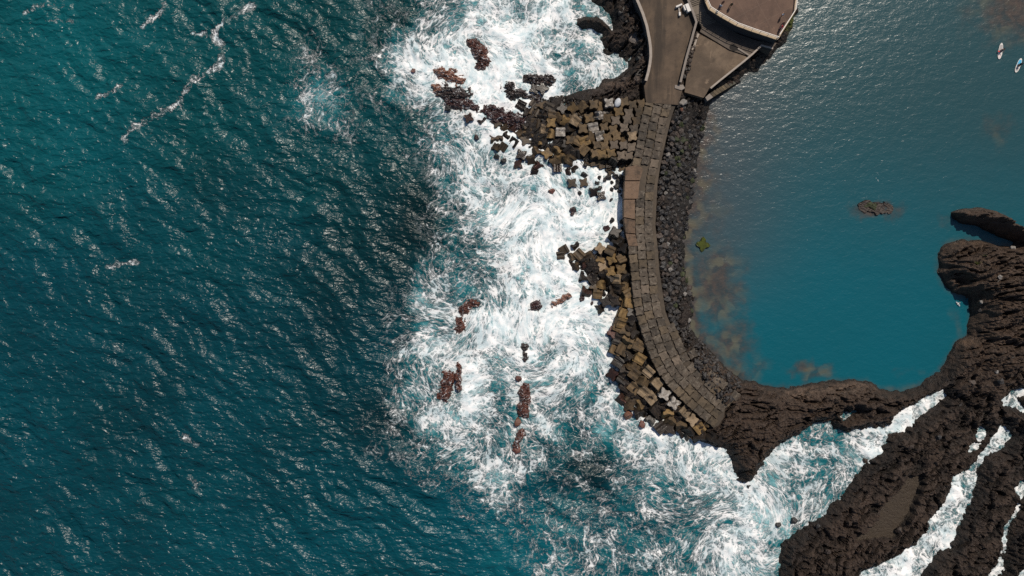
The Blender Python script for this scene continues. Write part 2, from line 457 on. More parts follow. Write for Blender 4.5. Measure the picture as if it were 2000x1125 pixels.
def sea_material():
    n = NT('sea_water')
    p = n.pos(); fl = n.attr('flow', 'Vector')
    d = n.attr('foam'); mk = n.attr('milk'); tone = n.attr('tone'); gr = n.attr('greenness')
    # fine turbulence added to the flow coordinates
    fl = n.vm('ADD', fl, n.vm('SCALE', n.vm('SUBTRACT', n.noise(fl, 0.55, 1.5, 0.5, col=True), (0.5, 0.5, 0.5)), scale=1.3))
    def curl(scale, detail, lo):
        q = n.noise(fl, scale, detail, 0.64, 0.5)
        return n.smooth(n.m('ABSOLUTE', n.m('SUBTRACT', q, 0.5)), 0.0, lo, 1, 0)
    c1 = curl(0.20, 6, 0.050); c2 = curl(0.46, 6, 0.070); c3 = curl(1.0, 5, 0.08)
    e2 = n.smooth(n.vor(fl, 0.62, 'DISTANCE_TO_EDGE', dim='2D'), 0.0, 0.16, 1, 0)
    n1 = n.noise(fl, 0.24, 9, 0.60); n2 = n.noise(fl, 1.7, 7, 0.70)
    lace = n.m('ADD', n.m('ADD', n.m('MULTIPLY', c1, 0.30), n.m('MULTIPLY', e2, 0.26)), n.m('ADD', n.m('MULTIPLY', c2, 0.40), n.m('MULTIPLY', c3, 0.18)))
    v = n.m('ADD', lace, n.m('ADD', n.m('MULTIPLY', n.m('SUBTRACT', n1, 0.5), 2.1), n.m('MULTIPLY', n.m('SUBTRACT', n2, 0.5), 0.85)))
    v = n.m('ADD', v, n.m('MULTIPLY', d, 1.13))
    f = n.smooth(v, 0.62, 1.40)
    f = n.m('MULTIPLY', f, n.smooth(d, 0.02, 0.2), clamp=True)
    # body colour of the water
    deep = n.mix(gr, (0.0003, 0.032, 0.044), (0.0005, 0.036, 0.042))
    deep = n.mix(tone, n.mix(gr, (0.0006, 0.014, 0.018), (0.0008, 0.016, 0.016)), n.vm('SCALE', deep, scale=2.2))
    nz = n.noise(fl, 0.25, 5, 0.6)
    mm = n.m('MULTIPLY', mk, n.smooth(nz, 0.2, 0.75, 0.35, 1.25), clamp=True)
    body = n.mix(n.smooth(mm, 0.12, 0.62), deep, (0.006, 0.115, 0.135))
    body = n.mix(n.smooth(mm, 0.5, 1.0), body, (0.20, 0.44, 0.47))
    white = n.mix(n.smooth(n.noise(fl, 0.42, 8, 0.68), 0.36, 0.60), (0.52, 0.63, 0.66), (0.88, 0.88, 0.87))
    white = n.mix(n.smooth(d, 0.55, 1.0), n.vm('SCALE', white, scale=0.82), white)
    col = n.mix(f, body, white)
    # ripples
    ps = n.new('ShaderNodeMapping'); n.put(ps.inputs[0], p); ps.inputs['Rotation'].default_value = (0, 0, math.radians(38)); ps.inputs['Scale'].default_value = (0.55, 1.0, 1)
    h = n.m('ADD', n.noise(ps.outputs[0], 0.5, 1.5, 0.45, 0.6), n.m('MULTIPLY', n.noise(ps.outputs[0], 1.5, 2, 0.5, 0.6), 0.42))
    h = n.m('MULTIPLY', n.m('MULTIPLY', h, n.m('SUBTRACT', 1.0, n.m('MULTIPLY', f, 0.6))), n.m('SUBTRACT', 1.0, n.m('MULTIPLY', mk, 0.6)))
    b = n.bump(h, 1.0, 0.85)
    b = n.bump(n.noise(fl, 1.2, 5, 0.6), n_foam, 0.3, b) if False else b
    rough = n.m('ADD', n.m('MULTIPLY', f, 0.5), 0.31)
    spec = n.m('SUBTRACT', 0.5, n.m('MULTIPLY', f, 0.4))
    return n.bsdf(col, rough, b, ior=1.333, spec=spec)


def lagoon_material():
    n = NT('lagoon_water')
    p = n.pos(); sh = n.attr('shoal'); te = n.attr('teal'); gy = n.attr('sky_sheen'); d = n.attr('foam')
    c = n.mix(te, (0.018, 0.056, 0.066), (0.0015, 0.088, 0.120))  # upper lagoon colour includes the grey of reflected sky and sun glitter
    c = n.mix(n.m('MULTIPLY', n.noise(p, 0.05, 3, 0.5), 0.35), c, (0.010, 0.060, 0.072))
    c = n.mix(n.m('MULTIPLY', gy, 0.6), c, (0.056, 0.058, 0.064))  # reflected-sky grey mixed into the base colour
    # rubble and weed on the shallow bottom, dimmed by the murk
    pn = n.vm('ADD', p, n.vm('SCALE', n.noise(p, 0.7, 4, 0.6, col=True), scale=1.5))
    cell = n.vor(pn, 0.45, 'SMOOTH_F1', 'Distance', dim='2D')
    stones = n.smooth(cell, 0.30, 0.46, 1, 0)
    bot = n.mix(n.smooth(n.noise(p, 0.6, 6, 0.65), 0.35, 0.7), (0.036, 0.033, 0.031), (0.078, 0.054, 0.042))
    bot = n.mix(n.m('MULTIPLY', stones, n.smooth(n.noise(p, 0.16, 3, 0.5), 0.4, 0.62)), bot, (0.105, 0.090, 0.058))
    c = n.mix(n.smooth(n.m('ADD', sh, n.m('MULTIPLY', n.m('SUBTRACT', n.noise(p, 0.3, 5, 0.6), 0.5), 0.6)), 0.25, 1.05, 0, 0.9), c, bot)
    glint_speck = n.m('MULTIPLY', n.smooth(n.m('ADD', n.noise(p, 2.2, 4, 0.6), n.m('MULTIPLY', d, 0.4)), 0.70, 0.86), n.smooth(d, 0.02, 0.3))  # white glints painted into the lagoon colour
    c = n.mix(glint_speck, c, (0.8, 0.8, 0.8))
    ps = n.new('ShaderNodeMapping'); n.put(ps.inputs[0], p); ps.inputs['Rotation'].default_value = (0, 0, math.radians(-35)); ps.inputs['Scale'].default_value = (0.6, 1.0, 1)
    h = n.m('ADD', n.noise(ps.outputs[0], 1.3, 4, 0.6, 0.3), n.m('MULTIPLY', n.noise(ps.outputs[0], 3.4, 3, 0.6), 0.35))
    b = n.bump(h, 1.0, 0.068)
    return n.bsdf(c, 0.22, b, ior=1.333, spec=0.5)


sea_me, lag_me = build_water()
sea = link('sea', sea_me, sea_material()); tag(sea, 'deep teal sea breaking into white foam against the pier and rocks', 'sea', kind='structure')
lagoon = link('lagoon_water', lag_me, lagoon_material()); tag(lagoon, 'calm blue-green lagoon water sheltered behind the curved pier', 'water', kind='structure')

# ================================================================== TERRAIN
ISLET = [(1857, 413), (1880, 408), (1910, 404), (1930, 410), (1945, 416), (1962, 426), (1985, 440), (2010, 449), (2060, 440), (2060, 478), (1985, 478), (1960, 466), (1930, 452), (1900, 441), (1875, 436), (1862, 426)]
COVE = [(1890, 446), (1925, 452), (1950, 464), (1980, 474), (1975, 482), (1945, 478), (1915, 468), (1885, 464)]
SANDPOOL = [(1775, 928), (1798, 922), (1800, 945), (1786, 972), (1778, 1000), (1758, 1024), (1738, 1046), (1705, 1052), (1664, 1050), (1690, 1028), (1712, 1010), (1722, 980), (1745, 960), (1768, 946)]


def build_terrain():
    x0, x1, y0, y1, st = 2, 122, -72, 74, 0.2
    ax = np.arange(x0, x1, st); ay = np.arange(y0, y1, st)
    X, Y = np.meshgrid(ax, ay)
    wx = fbm(X / 4.5, Y / 4.5, 4, 201, 0.55) * np.where(X < 28, .6, 1.1); wy = fbm(X / 4.5, Y / 4.5, 4, 211, 0.55) * np.where(X < 28, .6, 1.1)
    A, B = X + wx, Y + wy
    px = X * 10 + 1000; py = 562.5 - Y * 10
    sd = sdist(P2(MAIN), A, B)
    # target heights by zone
    H = np.full(X.shape, 2.0)
    def blob(cx, cy, rx, ry, v, wgt=1.0):
        nonlocal H
        w = np.exp(-(((px - cx) / rx) ** 2 + ((py - cy) / ry) ** 2)) * wgt
        H = H + (v - H) * w
    blob(1960, 560, 130, 90, 5.2); blob(1940, 700, 110, 60, 3.6); blob(1640, 775, 180, 26, 3.2); blob(1460, 860, 60, 70, 3.4); blob(1560, 1000, 300, 60, 2.2)
    blob(1130, 240, 160, 90, 0.5); blob(1215, 110, 50, 70, 2.4); blob(1160, 46, 50, 26, 3.0); blob(1180, 180, 100, 14, 1.6)
    blob(1200, 560, 60, 110, 0.4); blob(1250, 780, 90, 70, 0.5); blob(1200, 480, 60, 20, .4)
    blob(1220, 400, 26, 60, 0.3); blob(1230, 720, 60, 90, 0.6)
    blob(1345, 330, 40, 150, 1.0); blob(1325, 540, 40, 130, 1.0); blob(1385, 720, 60, 60, 3.0); blob(1450, 60, 120, 120, 1.6); blob(1330, 60, 60, 120, 2.4)
    ramp = 1.6
    h = np.where(sd > 0, H * (1 - np.exp(-sd / ramp)), sd * 1.1)
    # revetment: falls from the pier to the lagoon
    sdi = sdist(P2(ISLET), X + wx * 0.5, Y + wy * 0.5)
    hi = np.where(sdi > 0, 4.6 * (1 - np.exp(-sdi / 0.9)), sdi * 2.0)
    h = np.maximum(h, hi)
    # channels cut down to the water
    ch = np.full(X.shape, -1e9)
    for c in [CHAN_A, CHAN_B, CHAN_C, [(1434, 936), (1462, 945), (1500, 955), (1530, 1060), (1500, 1300), (1340, 1300), (1380, 980)]] + CHAN_S:
        k = 0.55 if len(c) > 12 else 0.35
        fx_ = fbm(X / 1.0, Y / 1.0, 3, 305) * 0.55; fy_ = fbm(X / 1.0, Y / 1.0, 3, 315) * 0.55
        ch = np.maximum(ch, sdist(P2(c), X + wx * k + fx_, Y + wy * k + fy_))
    # lava relief: beds along a strike that turns from the cliff to the shelf
    east = sstep(760, 640, py) * sstep(1780, 1860, px)
    mid = sstep(900, 800, py) * sstep(1860, 1700, px) * sstep(1350, 1420, px)
    ang = np.radians(50 - 30 * east - 38 * mid)
    # smooth strike: blend rotated noises
    def strike(a, seed):
        ca, sa = math.cos(a), math.sin(a)
        u, v = X * ca + Y * sa, -X * sa + Y * ca
        bend = fbm(X / 9, Y / 9, 3, seed) * 2.4
        return fbm(u / 11, (v + bend) / 3.2, 5, seed + 3, 0.55, True), fbm(u / 3.0, (v + bend) / 0.9, 4, seed + 9, 0.6)
    s1, f1 = strike(math.radians(50), 231); s2, f2 = strike(math.radians(14), 251)
    w = np.clip(east + mid, 0, 1)
    rid = s1 * (1 - w) + s2 * w; fin = f1 * (1 - w) + f2 * w
    lump = fbm(X / 1.3, Y / 1.3, 4, 271, 0.6); knob = np.abs(fbm(X / 0.8, Y / 0.8, 3, 281, 0.6))
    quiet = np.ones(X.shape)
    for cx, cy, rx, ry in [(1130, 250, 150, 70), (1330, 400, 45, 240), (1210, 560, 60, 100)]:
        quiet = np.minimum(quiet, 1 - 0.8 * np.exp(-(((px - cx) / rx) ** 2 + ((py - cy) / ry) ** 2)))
    inl = sstep(0.0, 2.5, np.maximum(sd, sdi))
    amp = (0.55 + 0.45 * east) * quiet
    h = h + inl * (rid * 2.3 * amp + fin * 0.8 * amp + lump * 0.5 * quiet + knob * 0.34 * quiet - 0.1)
    pil = np.abs(perlin(X / 2.6 + wx * .3, Y / 2.0 + wy * .3, 321)) * 1.0 + np.abs(perlin(X / 1.2, Y / 1.0, 331)) * 0.45
    crev = sstep(0.50, 0.85, fbm((X * .64 + Y * .77) / 6 , (-X * .77 + Y * .64) / 2.0 + fbm(X / 6, Y / 6, 2, 341), 3, 345, 0.5, True)) * (1 - w) + sstep(0.50, 0.85, fbm((X * .97 + Y * .24) / 7, (-X * .24 + Y * .97) / 1.7 + fbm(X / 6, Y / 6, 2, 343), 3, 347, 0.5, True)) * w
    h = h + inl * quiet * (pil * 0.60 + fbm(X / 1.7 + wx * .4, Y / 1.3 + wy * .4, 4, 361, 0.6, True) * 0.55 - 0.3 - crev * 1.4)
    h = h + (1 - inl) * sstep(-1.5, 0.2, np.maximum(sd, sdi)) * (lump * 0.45 + knob * 0.3 - 0.05)
    sc = sdist(P2(COVE), X + wx * 0.3, Y + wy * 0.3)
    h = np.minimum(h, np.maximum(-sc * 3.0 - 0.3, -1.5))
    h = np.minimum(h, np.maximum(-ch * 1.6 + 0.05 + lump * 0.9 + knob * 0.6, -1.6))
    # sand pool: a flat floor of sediment
    sp = sdist(P2(SANDPOOL, 1.2), X + wx * 0.9, Y + wy * 0.9)
    pool = sstep(-0.25, 0.2, sp)
    h = h * (1 - pool) + 1.15 * pool
    h = np.where((sp < 0.1) & (sp > -1.5), np.maximum(h, 1.25 + 0.5 * np.abs(lump)), h)
    # rock pool beside the road
    sp2 = sdist(P2([(1226, 72), (1240, 66), (1246, 80), (1244, 86), (1230, 80)], 1.5), X + wx * 0.4, Y + wy * 0.4)
    pool2 = sstep(-0.2, 0.1, sp2)
    h = h * (1 - pool2) + 1.5 * pool2
    pit = sdist(P2([(1180, 93), (1200, 84), (1225, 85), (1245, 95), (1256, 112), (1250, 125), (1225, 120), (1200, 108)], 0.5), X + wx * .6, Y + wy * .6)
    h = h - sstep(-0.8, 0.7, pit) * 0.9
    # under the built platforms keep the ground low
    for poly, top in ((ROADPOLY, 2.6), (PLATPOLY, 1.9), (PIERPOLY, 2.2)):
        s_ = sdist(P2(poly, 2.0), X, Y)
        h = np.where(s_ > -0.25, np.minimum(h, top), h)
    h = np.maximum(h, -2.2)
    # tints
    brown = np.clip(east * 1.0 + mid * 0.35 + 0.1, 0, 1) * (0.75 + 0.5 * fbm(X / 5, Y / 5, 3, 301))
    tan = np.exp(-(((px - 1600) / 75) ** 2 + ((py - 765) / 11) ** 2)) + 0.8 * np.exp(-(((px - 1670) / 50) ** 2 + ((py - 752) / 8) ** 2)) + 0.6 * np.exp(-(((px - 1205) / 50) ** 2 + ((py - 170) / 12) ** 2)) \
        + 0.75 * np.exp(-(((px - 1560) / 30) ** 2 + ((py - 780) / 16) ** 2)) + 0.5 * np.exp(-(((px - 1390) / 40) ** 2 + ((py - 720) / 34) ** 2))
    alg = np.zeros(X.shape)
    for cx, cy, rx, ry, s in [(1540, 40, 14, 30, .8), (1530, 62, 12, 12, .6), (1951, 420, 5, 4, 1.0), (1878, 515, 7, 4, .8), (1893, 501, 5, 3, .6), (1548, 15, 8, 14, .7), (1560, 835, 1, 1, 0)]:
        alg = np.maximum(alg, s * np.exp(-(((px - cx) / rx) ** 2 + ((py - cy) / ry) ** 2)))
    keep = h > -1.75
    ny, nx = X.shape
    idx = np.arange(nx * ny).reshape(ny, nx)
    kf = keep[:-1, :-1] | keep[1:, 1:] | keep[:-1, 1:] | keep[1:, :-1]
    q = np.stack([idx[:-1, :-1], idx[:-1, 1:], idx[1:, 1:], idx[1:, :-1]], -1)[kf]
    used, inv = np.unique(q.reshape(-1), return_inverse=True)
    co = np.stack([X.reshape(-1)[used], Y.reshape(-1)[used], h.reshape(-1)[used]], -1)
    me = bpy.data.meshes.new('rocky_ground')
    me.vertices.add(len(used)); me.vertices.foreach_set('co', co.astype(np.float32).reshape(-1))
    me.loops.add(len(q) * 4); me.loops.foreach_set('vertex_index', inv.astype(np.int32))
    me.polygons.add(len(q)); me.polygons.foreach_set('loop_start', np.arange(0, len(q) * 4, 4, dtype=np.int32))
    me.polygons.foreach_set('use_smooth', np.zeros(len(q), bool))
    me.update(calc_edges=True)
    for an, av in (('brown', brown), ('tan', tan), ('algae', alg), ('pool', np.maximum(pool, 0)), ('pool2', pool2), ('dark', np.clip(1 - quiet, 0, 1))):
        a = me.attributes.new(an, 'FLOAT', 'POINT'); a.data.foreach_set('value', np.asarray(av).reshape(-1)[used].astype(np.float32))
    def hfun(x, y):
        i = int(round((x - x0) / st)); j = int(round((y - y0) / st))
        return float(h[min(max(j, 0), ny - 1), min(max(i, 0), nx - 1)])
    return me, hfun


def lava_material():
    n = NT('lava_rock')
    p = n.pos()
    c = n.mix(n.smooth(n.noise(p, 0.35, 7, 0.65), 0.3, 0.7), (0.0040, 0.0034, 0.0032), (0.018, 0.012, 0.009))
    c = n.mix(n.smooth(n.noise(p, 0.085, 4, 0.55), 0.5, 0.68, 0, 0.6), c, (0.034, 0.021, 0.015))
    c = n.mix(n.smooth(n.noise(p, 0.9, 6, 0.65, 0.5), 0.55, 0.75, 0, 0.7), c, (0.045, 0.027, 0.019))
    b = n.attr('brown')
    c = n.mix(n.m('MULTIPLY', b, n.smooth(n.noise(p, 0.7, 7, 0.7), 0.3, 0.65, 0.15, 1.0), clamp=True), c, (0.105, 0.065, 0.041))
    c = n.mix(n.m('MULTIPLY', n.attr('tan'), n.smooth(n.noise(p, 1.1, 6, 0.65), 0.35, 0.65), clamp=True), c, (0.15, 0.10, 0.07))
    c = n.mix(n.m('MULTIPLY', n.attr('dark'), 0.7), c, (0.012, 0.011, 0.010))  # ground under the heaps coloured dark to stand for shade in the gaps
    zz = n.m('ADD', n.new('ShaderNodeSeparateXYZ').outputs[2], 0.0)
    n.t.links.new(p, n.t.nodes[-2].inputs[0])
    zz = n.m('ADD', zz, n.m('MULTIPLY', n.m('SUBTRACT', n.noise(p, 0.5, 5, 0.6), 0.5), 1.2))
    wet = n.smooth(zz, 0.15, 0.75, 1, 0)
    c = n.mix(n.m('MULTIPLY', wet, 0.75), c, (0.008, 0.0065, 0.0045))
    c = n.mix(n.smooth(zz, 1.7, 3.2, 0, 0.7), c, n.mix(n.noise(p, 1.4, 6, 0.7), (0.016, 0.010, 0.007), (0.095, 0.060, 0.040)))
    c = n.mix(n.smooth(n.m('ADD', n.attr('algae'), n.m('MULTIPLY', n.m('SUBTRACT', n.noise(p, 1.6, 5, 0.6), 0.5), 1.2)), 0.35, 0.8), c, (0.075, 0.085, 0.008))
    c = n.mix(n.smooth(n.noise(p, 2.6, 5, 0.7), 0.70, 0.78, 0, 0.5), c, (0.19, 0.16, 0.14))
    sandc = n.mix(n.noise(p, 0.8, 6, 0.65), (0.036, 0.025, 0.016), (0.062, 0.046, 0.031))
    c = n.mix(n.smooth(n.attr('pool'), 0.4, 0.8), c, sandc)
    c = n.mix(n.smooth(n.attr('pool2'), 0.4, 0.6), c, (0.16, 0.14, 0.13))
    bp = n.bump(n.noise(p, 2.2, 8, 0.68), 0.9, 0.35)
    bp = n.bump(n.noise(p, 0.9, 9, 0.75), 0.7, 0.6, bp)
    return n.bsdf(c, n.m('SUBTRACT', n.smooth(n.noise(p, 0.8, 3, 0.5), 0.3, 0.7, 0.45, 0.85), n.m('MULTIPLY', wet, 0.15)), bp, spec=0.4)


ROADPOLY = [(1236, -60), (1240, 0), (1253, 30), (1262, 55), (1268, 80), (1270, 110), (1266, 138), (1258, 168), (1262, 200), (1325, 205), (1333, 175), (1328, 163), (1340, 112), (1350, 76), (1359, 46), (1349, 20), (1341, 0), (1325, -60)]
PLATPOLY = [(1341, -60), (1341, 0), (1349, 20), (1359, 46), (1366, 62), (1350, 140), (1338, 160), (1336, 180), (1372, 192), (1384, 178), (1466, 108), (1483, 95), (1506, 99), (1516, 78), (1550, 22), (1556, -60)]
# pier centre line, photo pixels on the deck (z = 3.2)
CENTRE = [(1288, 196), (1283, 215), (1276, 240), (1271, 272), (1266, 295), (1261, 315), (1256, 340), (1252, 370), (1250, 410), (1249, 445), (1253, 485), (1257, 530), (1261, 575), (1267, 612), (1277, 640), (1286, 668),
          (1296, 693), (1308, 715), (1322, 736), (1340, 754), (1357, 771), (1374, 787), (1392, 802), (1410, 816)]
PIERPOLY = [(1262, 195), (1252, 235), (1246, 270), (1240, 300), (1234, 318), (1221, 330), (1219, 400), (1222, 440), (1226, 475), (1233, 490), (1235, 530), (1239, 580), (1244, 618), (1252, 648), (1262, 678),
            (1274, 706), (1290, 730), (1308, 754), (1330, 776), (1352, 797), (1372, 816), (1394, 836), (1404, 830), (1414, 814), (1416, 800), (1402, 776), (1382, 752), (1362, 728), (1342, 698), (1324, 664),
            (1312, 640), (1300, 610), (1294, 570), (1288, 530), (1285, 490), (1280, 440), (1282, 400), (1284, 360), (1291, 316), (1298, 285), (1306, 250), (1312, 225), (1322, 200)]
ter_me, TERR = build_terrain()
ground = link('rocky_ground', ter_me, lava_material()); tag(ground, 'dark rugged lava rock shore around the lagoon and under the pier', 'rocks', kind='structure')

# ================================================================== MATERIALS FOR BUILT THINGS
M = dict(
    grey=concrete('block_grey', (0.115, 0.088, 0.064), (0.18, 0.138, 0.10), stain_amt=0.55),
    brown=concrete('block_brown', (0.090, 0.058, 0.028), (0.175, 0.115, 0.056), stain_amt=0.65),
    ochre=concrete('block_ochre', (0.15, 0.092, 0.036), (0.29, 0.185, 0.072), stain_amt=0.65),
    tan=concrete('block_tan', (0.22, 0.155, 0.09), (0.34, 0.25, 0.16), stain_amt=0.6),
    pale=concrete('block_pale', (0.20, 0.17, 0.14), (0.36, 0.33, 0.29), stain_amt=0.55, pale=(0.50, 0.46, 0.42), pale_amt=0.7),
    dark=concrete('block_dark', (0.018, 0.014, 0.011), (0.05, 0.036, 0.026), stain_amt=0.6, rough=0.45),
    red=concrete('block_red', (0.055, 0.022, 0.016), (0.12, 0.05, 0.036), stain_amt=0.6, rough=0.45),
    green=concrete('block_green', (0.075, 0.095, 0.008), (0.15, 0.18, 0.014), stain_amt=0.2),
    deck=concrete('paving_concrete', (0.068, 0.052, 0.038), (0.13, 0.10, 0.072), stain_amt=0.6, pale=(0.21, 0.18, 0.14), pale_amt=0.4),
    deckbrown=concrete('paving_brown', (0.085, 0.062, 0.038), (0.15, 0.11, 0.07), stain_amt=0.5),
    slab=concrete('capping_slab', (0.14, 0.086, 0.052), (0.20, 0.13, 0.085), stain=(0.06, 0.045, 0.035), stain_amt=0.7),
)


def stone(name, c0, c1, rough=0.55, wetspec=0.5):
    n = NT(name)
    p = n.vm('ADD', n.obj(), n.vm('SCALE', n.new('ShaderNodeObjectInfo').outputs['Location'], scale=2.3))
    c = n.mix(n.smooth(n.noise(p, 2.2, 6, 0.65), 0.3, 0.7), c0, c1)
    c = n.mix(n.m('MULTIPLY', n.rnd(), 0.5), c, tuple(v * 0.55 for v in c0))
    b = n.bump(n.noise(p, 5, 6, 0.7), 0.8, 0.12)
    return n.bsdf(c, rough, b, spec=wetspec)


ST = dict(
    black=stone('stone_black', (0.010, 0.009, 0.009), (0.025, 0.022, 0.021), 0.45),
    grey=stone('stone_grey', (0.023, 0.020, 0.019), (0.055, 0.047, 0.042), 0.6),
    brown=stone('stone_brown', (0.030, 0.021, 0.016), (0.070, 0.048, 0.036), 0.6),
    pale=stone('stone_pale', (0.16, 0.145, 0.13), (0.30, 0.28, 0.26), 0.8),
    mossy=stone('stone_mossy', (0.016, 0.020, 0.006), (0.04, 0.05, 0.010), 0.7),
    red=stone('stone_red', (0.075, 0.026, 0.019), (0.17, 0.068, 0.048), 0.45),
    rust=stone('stone_rust', (0.12, 0.05, 0.03), (0.24, 0.12, 0.08), 0.5),
    darkred=stone('stone_darkred', (0.022, 0.012, 0.012), (0.060, 0.028, 0.026), 0.35),
    white=stone('stone_white', (0.5, 0.52, 0.55), (0.72, 0.74, 0.76), 0.6),
)


def road_material(name, c0, c1, c2, streak=True):
    n = NT(name)
    p = n.pos()
    c = n.mix(n.smooth(n.noise(p, 0.22, 6, 0.6), 0.3, 0.7), c0, c1)
    c = n.mix(n.smooth(n.noise(p, 1.1, 7, 0.7), 0.5, 0.72, 0, 0.65), c, c2)
    if streak:
        mp = n.new('ShaderNodeMapping'); n.put(mp.inputs[0], p); mp.inputs['Scale'].default_value = (1.0, 0.10, 1)
        c = n.mix(n.smooth(n.noise(mp.outputs[0], 0.45, 5, 0.6), 0.47, 0.66, 0, 0.8), c, tuple(v * 0.42 for v in c0))
        c = n.mix(n.smooth(n.noise(p, 0.5, 6, 0.7, 0.8), 0.62, 0.72, 0, 0.5), c, tuple(v * 1.5 for v in c1))
    else:
        c = n.mix(n.smooth(n.noise(p, 0.16, 7, 0.68, 0.6), 0.46, 0.62, 0, 0.6), c, tuple(v * 0.55 for v in c0))
        c = n.mix(n.smooth(n.noise(p, 0.4, 8, 0.72, 1.0), 0.60, 0.68, 0, 0.5), c, tuple(min(v * 1.5, .4) for v in c1))
    c = n.mix(n.smooth(n.noise(p, 3.5, 4, 0.7), 0.68, 0.76, 0, 0.5), c, (0.30, 0.27, 0.23))
    b = n.bump(n.noise(p, 6, 6, 0.7), 0.5, 0.05)
    return n.bsdf(c, 0.75, b, spec=0.35)


MAT_ROAD = road_material('road_concrete', (0.054, 0.036, 0.023), (0.108, 0.073, 0.046), (0.033, 0.023, 0.016))
MAT_PLAT = road_material('platform_concrete', (0.082, 0.056, 0.036), (0.175, 0.125, 0.083), (0.046, 0.032, 0.023), False)
MAT_TERR = road_material('terrace_paving', (0.090, 0.052, 0.036), (0.130, 0.078, 0.053), (0.072, 0.043, 0.031), False)
MAT_FILL = road_material('pier_fill', (0.045, 0.034, 0.024), (0.085, 0.064, 0.044), (0.03, 0.023, 0.017), False)
MAT_WALL = simple('dark_stone_wall', (0.035, 0.034, 0.036), 0.8, 0.4, 0.8)
MAT_CAP = simple('pale_wall_cap', (0.29, 0.245, 0.205), 0.75, 0.3, 1.2)
MAT_CAP2 = simple('grey_wall_cap', (0.19, 0.16, 0.135), 0.75, 0.35, 1.2)
MAT_LEDGE = simple('ledge_stone', (0.36, 0.27, 0.17), 0.75, 0.3, 1.0)
MAT_WHITE = simple('white_paint', (0.58, 0.55, 0.51), 0.6, 0.12, 2.0)
MAT_RAIL = simple('rail_paint', (0.75, 0.69, 0.62), 0.45, 0.1, 2.0)
MAT_STEP = simple('step_stone', (0.13, 0.105, 0.08), 0.8, 0.4, 1.5)
MAT_WSTEP = concrete('wet_steps', (0.10, 0.075, 0.045), (0.19, 0.145, 0.09), stain_amt=0.55)
MAT_MOSS = concrete('mossy_steps', (0.05, 0.055, 0.012), (0.085, 0.085, 0.02), stain_amt=0.4, green=0.5)

# ================================================================== SHAPES
def block_mesh(name, seed, notch=0.20, half=0.93, height=1.8, flat=False):
    """a concrete armour cube: a groove down the middle of each side, softened edges, slightly tapered and chipped"""
    r = random.Random(seed)
    bm = bmesh.new()
    a, b = 0.50 * half, 0.17 * half
    q = [(half, -half), (half, -a), (half - notch, -b), (half - notch, b), (half, a), (half, half)]
    out = []
    for k in range(4):
        ca, sa = [(1, 0), (0, 1), (-1, 0), (0, -1)][k]
        for (x, y) in q[:-1] if True else q:
            out.append((x * ca - y * sa, x * sa + y * ca))
    vb = [bm.verts.new((x * 1.0, y * 1.0, 0)) for x, y in out]
    vt = [bm.verts.new((x * (0.97 if flat else 0.93), y * (0.97 if flat else 0.93), height)) for x, y in out]
    n = len(out)
    bm.faces.new(vb[::-1]); bm.faces.new(vt)
    for i in range(n):
        bm.faces.new((vb[i], vb[(i + 1) % n], vt[(i + 1) % n], vt[i]))
    bm.normal_update()
    bmesh.ops.bevel(bm, geom=[e for e in bm.edges], offset=0.055, segments=2, affect='EDGES', profile=0.6)
    for v in bm.verts:
        v.co += Vector((r.uniform(-1, 1), r.uniform(-1, 1), r.uniform(-1, 1))) * 0.022
    # chipped corners
    for k in range(3):
        c = Vector((r.choice((-1, 1)) * half, r.choice((-1, 1)) * half, r.choice((0, height))))
        for v in bm.verts:
            d = (v.co - c).length
            if d < 0.4: v.co += (Vector((0, 0, height / 2)) - c).normalized() * (0.4 - d) * r.uniform(0.2, 0.6)
    bmesh.ops.translate(bm, verts=bm.verts, vec=(0, 0, -height / 2))
    bmesh.ops.recalc_face_normals(bm, faces=bm.faces)
    me = bpy.data.meshes.new(name); bm.to_mesh(me); bm.free()
    me.materials.append(M['grey'])
    return me


def rock_mesh(name, seed, n=16, sub=1, rough=0.12, mat=None):
    r = random.Random(seed)
    bm = bmesh.new()
    for i in range(n):
        v = Vector((r.gauss(0, 1), r.gauss(0, 1), r.gauss(0, 1))).normalized() * r.uniform(0.8, 1.08)
        bm.verts.new(v)
    res = bmesh.ops.convex_hull(bm, input=bm.verts)
    bmesh.ops.delete(bm, geom=[g for g in res.get('geom_interior', []) if isinstance(g, bmesh.types.BMVert)], context='VERTS')
    bmesh.ops.bevel(bm, geom=[e for e in bm.edges], offset=0.12, segments=2, affect='EDGES', profile=0.55)
    bmesh.ops.triangulate(bm, faces=bm.faces)
    bmesh.ops.subdivide_edges(bm, edges=bm.edges, cuts=sub, use_grid_fill=True)
    for v in bm.verts:
        nz = math.sin(v.co.x * 5.1 + seed) * math.sin(v.co.y * 4.3 + seed * 2) * math.sin(v.co.z * 4.7 + seed * 3)
        v.co += v.co.normalized() * (nz * rough + r.uniform(-.02, .02))
    bmesh.ops.recalc_face_normals(bm, faces=bm.faces)
    me = bpy.data.meshes.new(name); bm.to_mesh(me); bm.free()
    me.materials.append(mat or ST['grey'])
    return me


def set_mat(o, mat):
    o.material_slots[0].link = 'OBJECT'
    o.material_slots[0].material = mat


BLOCKS = [block_mesh('armour_block', s) for s in range(5)]
PAVERS = [block_mesh('paving_block', 40 + s, notch=0.09, half=0.825, height=1.6, flat=True) for s in range(4)]
ROCKS = [rock_mesh('boulder', s) for s in range(9)]

ONES = 'first second third fourth fifth sixth seventh eighth ninth tenth eleventh twelfth thirteenth fourteenth fifteenth sixteenth seventeenth eighteenth nineteenth'.split()
TENS = {2: 'twent', 3: 'thirt', 4: 'fort', 5: 'fift', 6: 'sixt', 7: 'sevent', 8: 'eight', 9: 'ninet'}


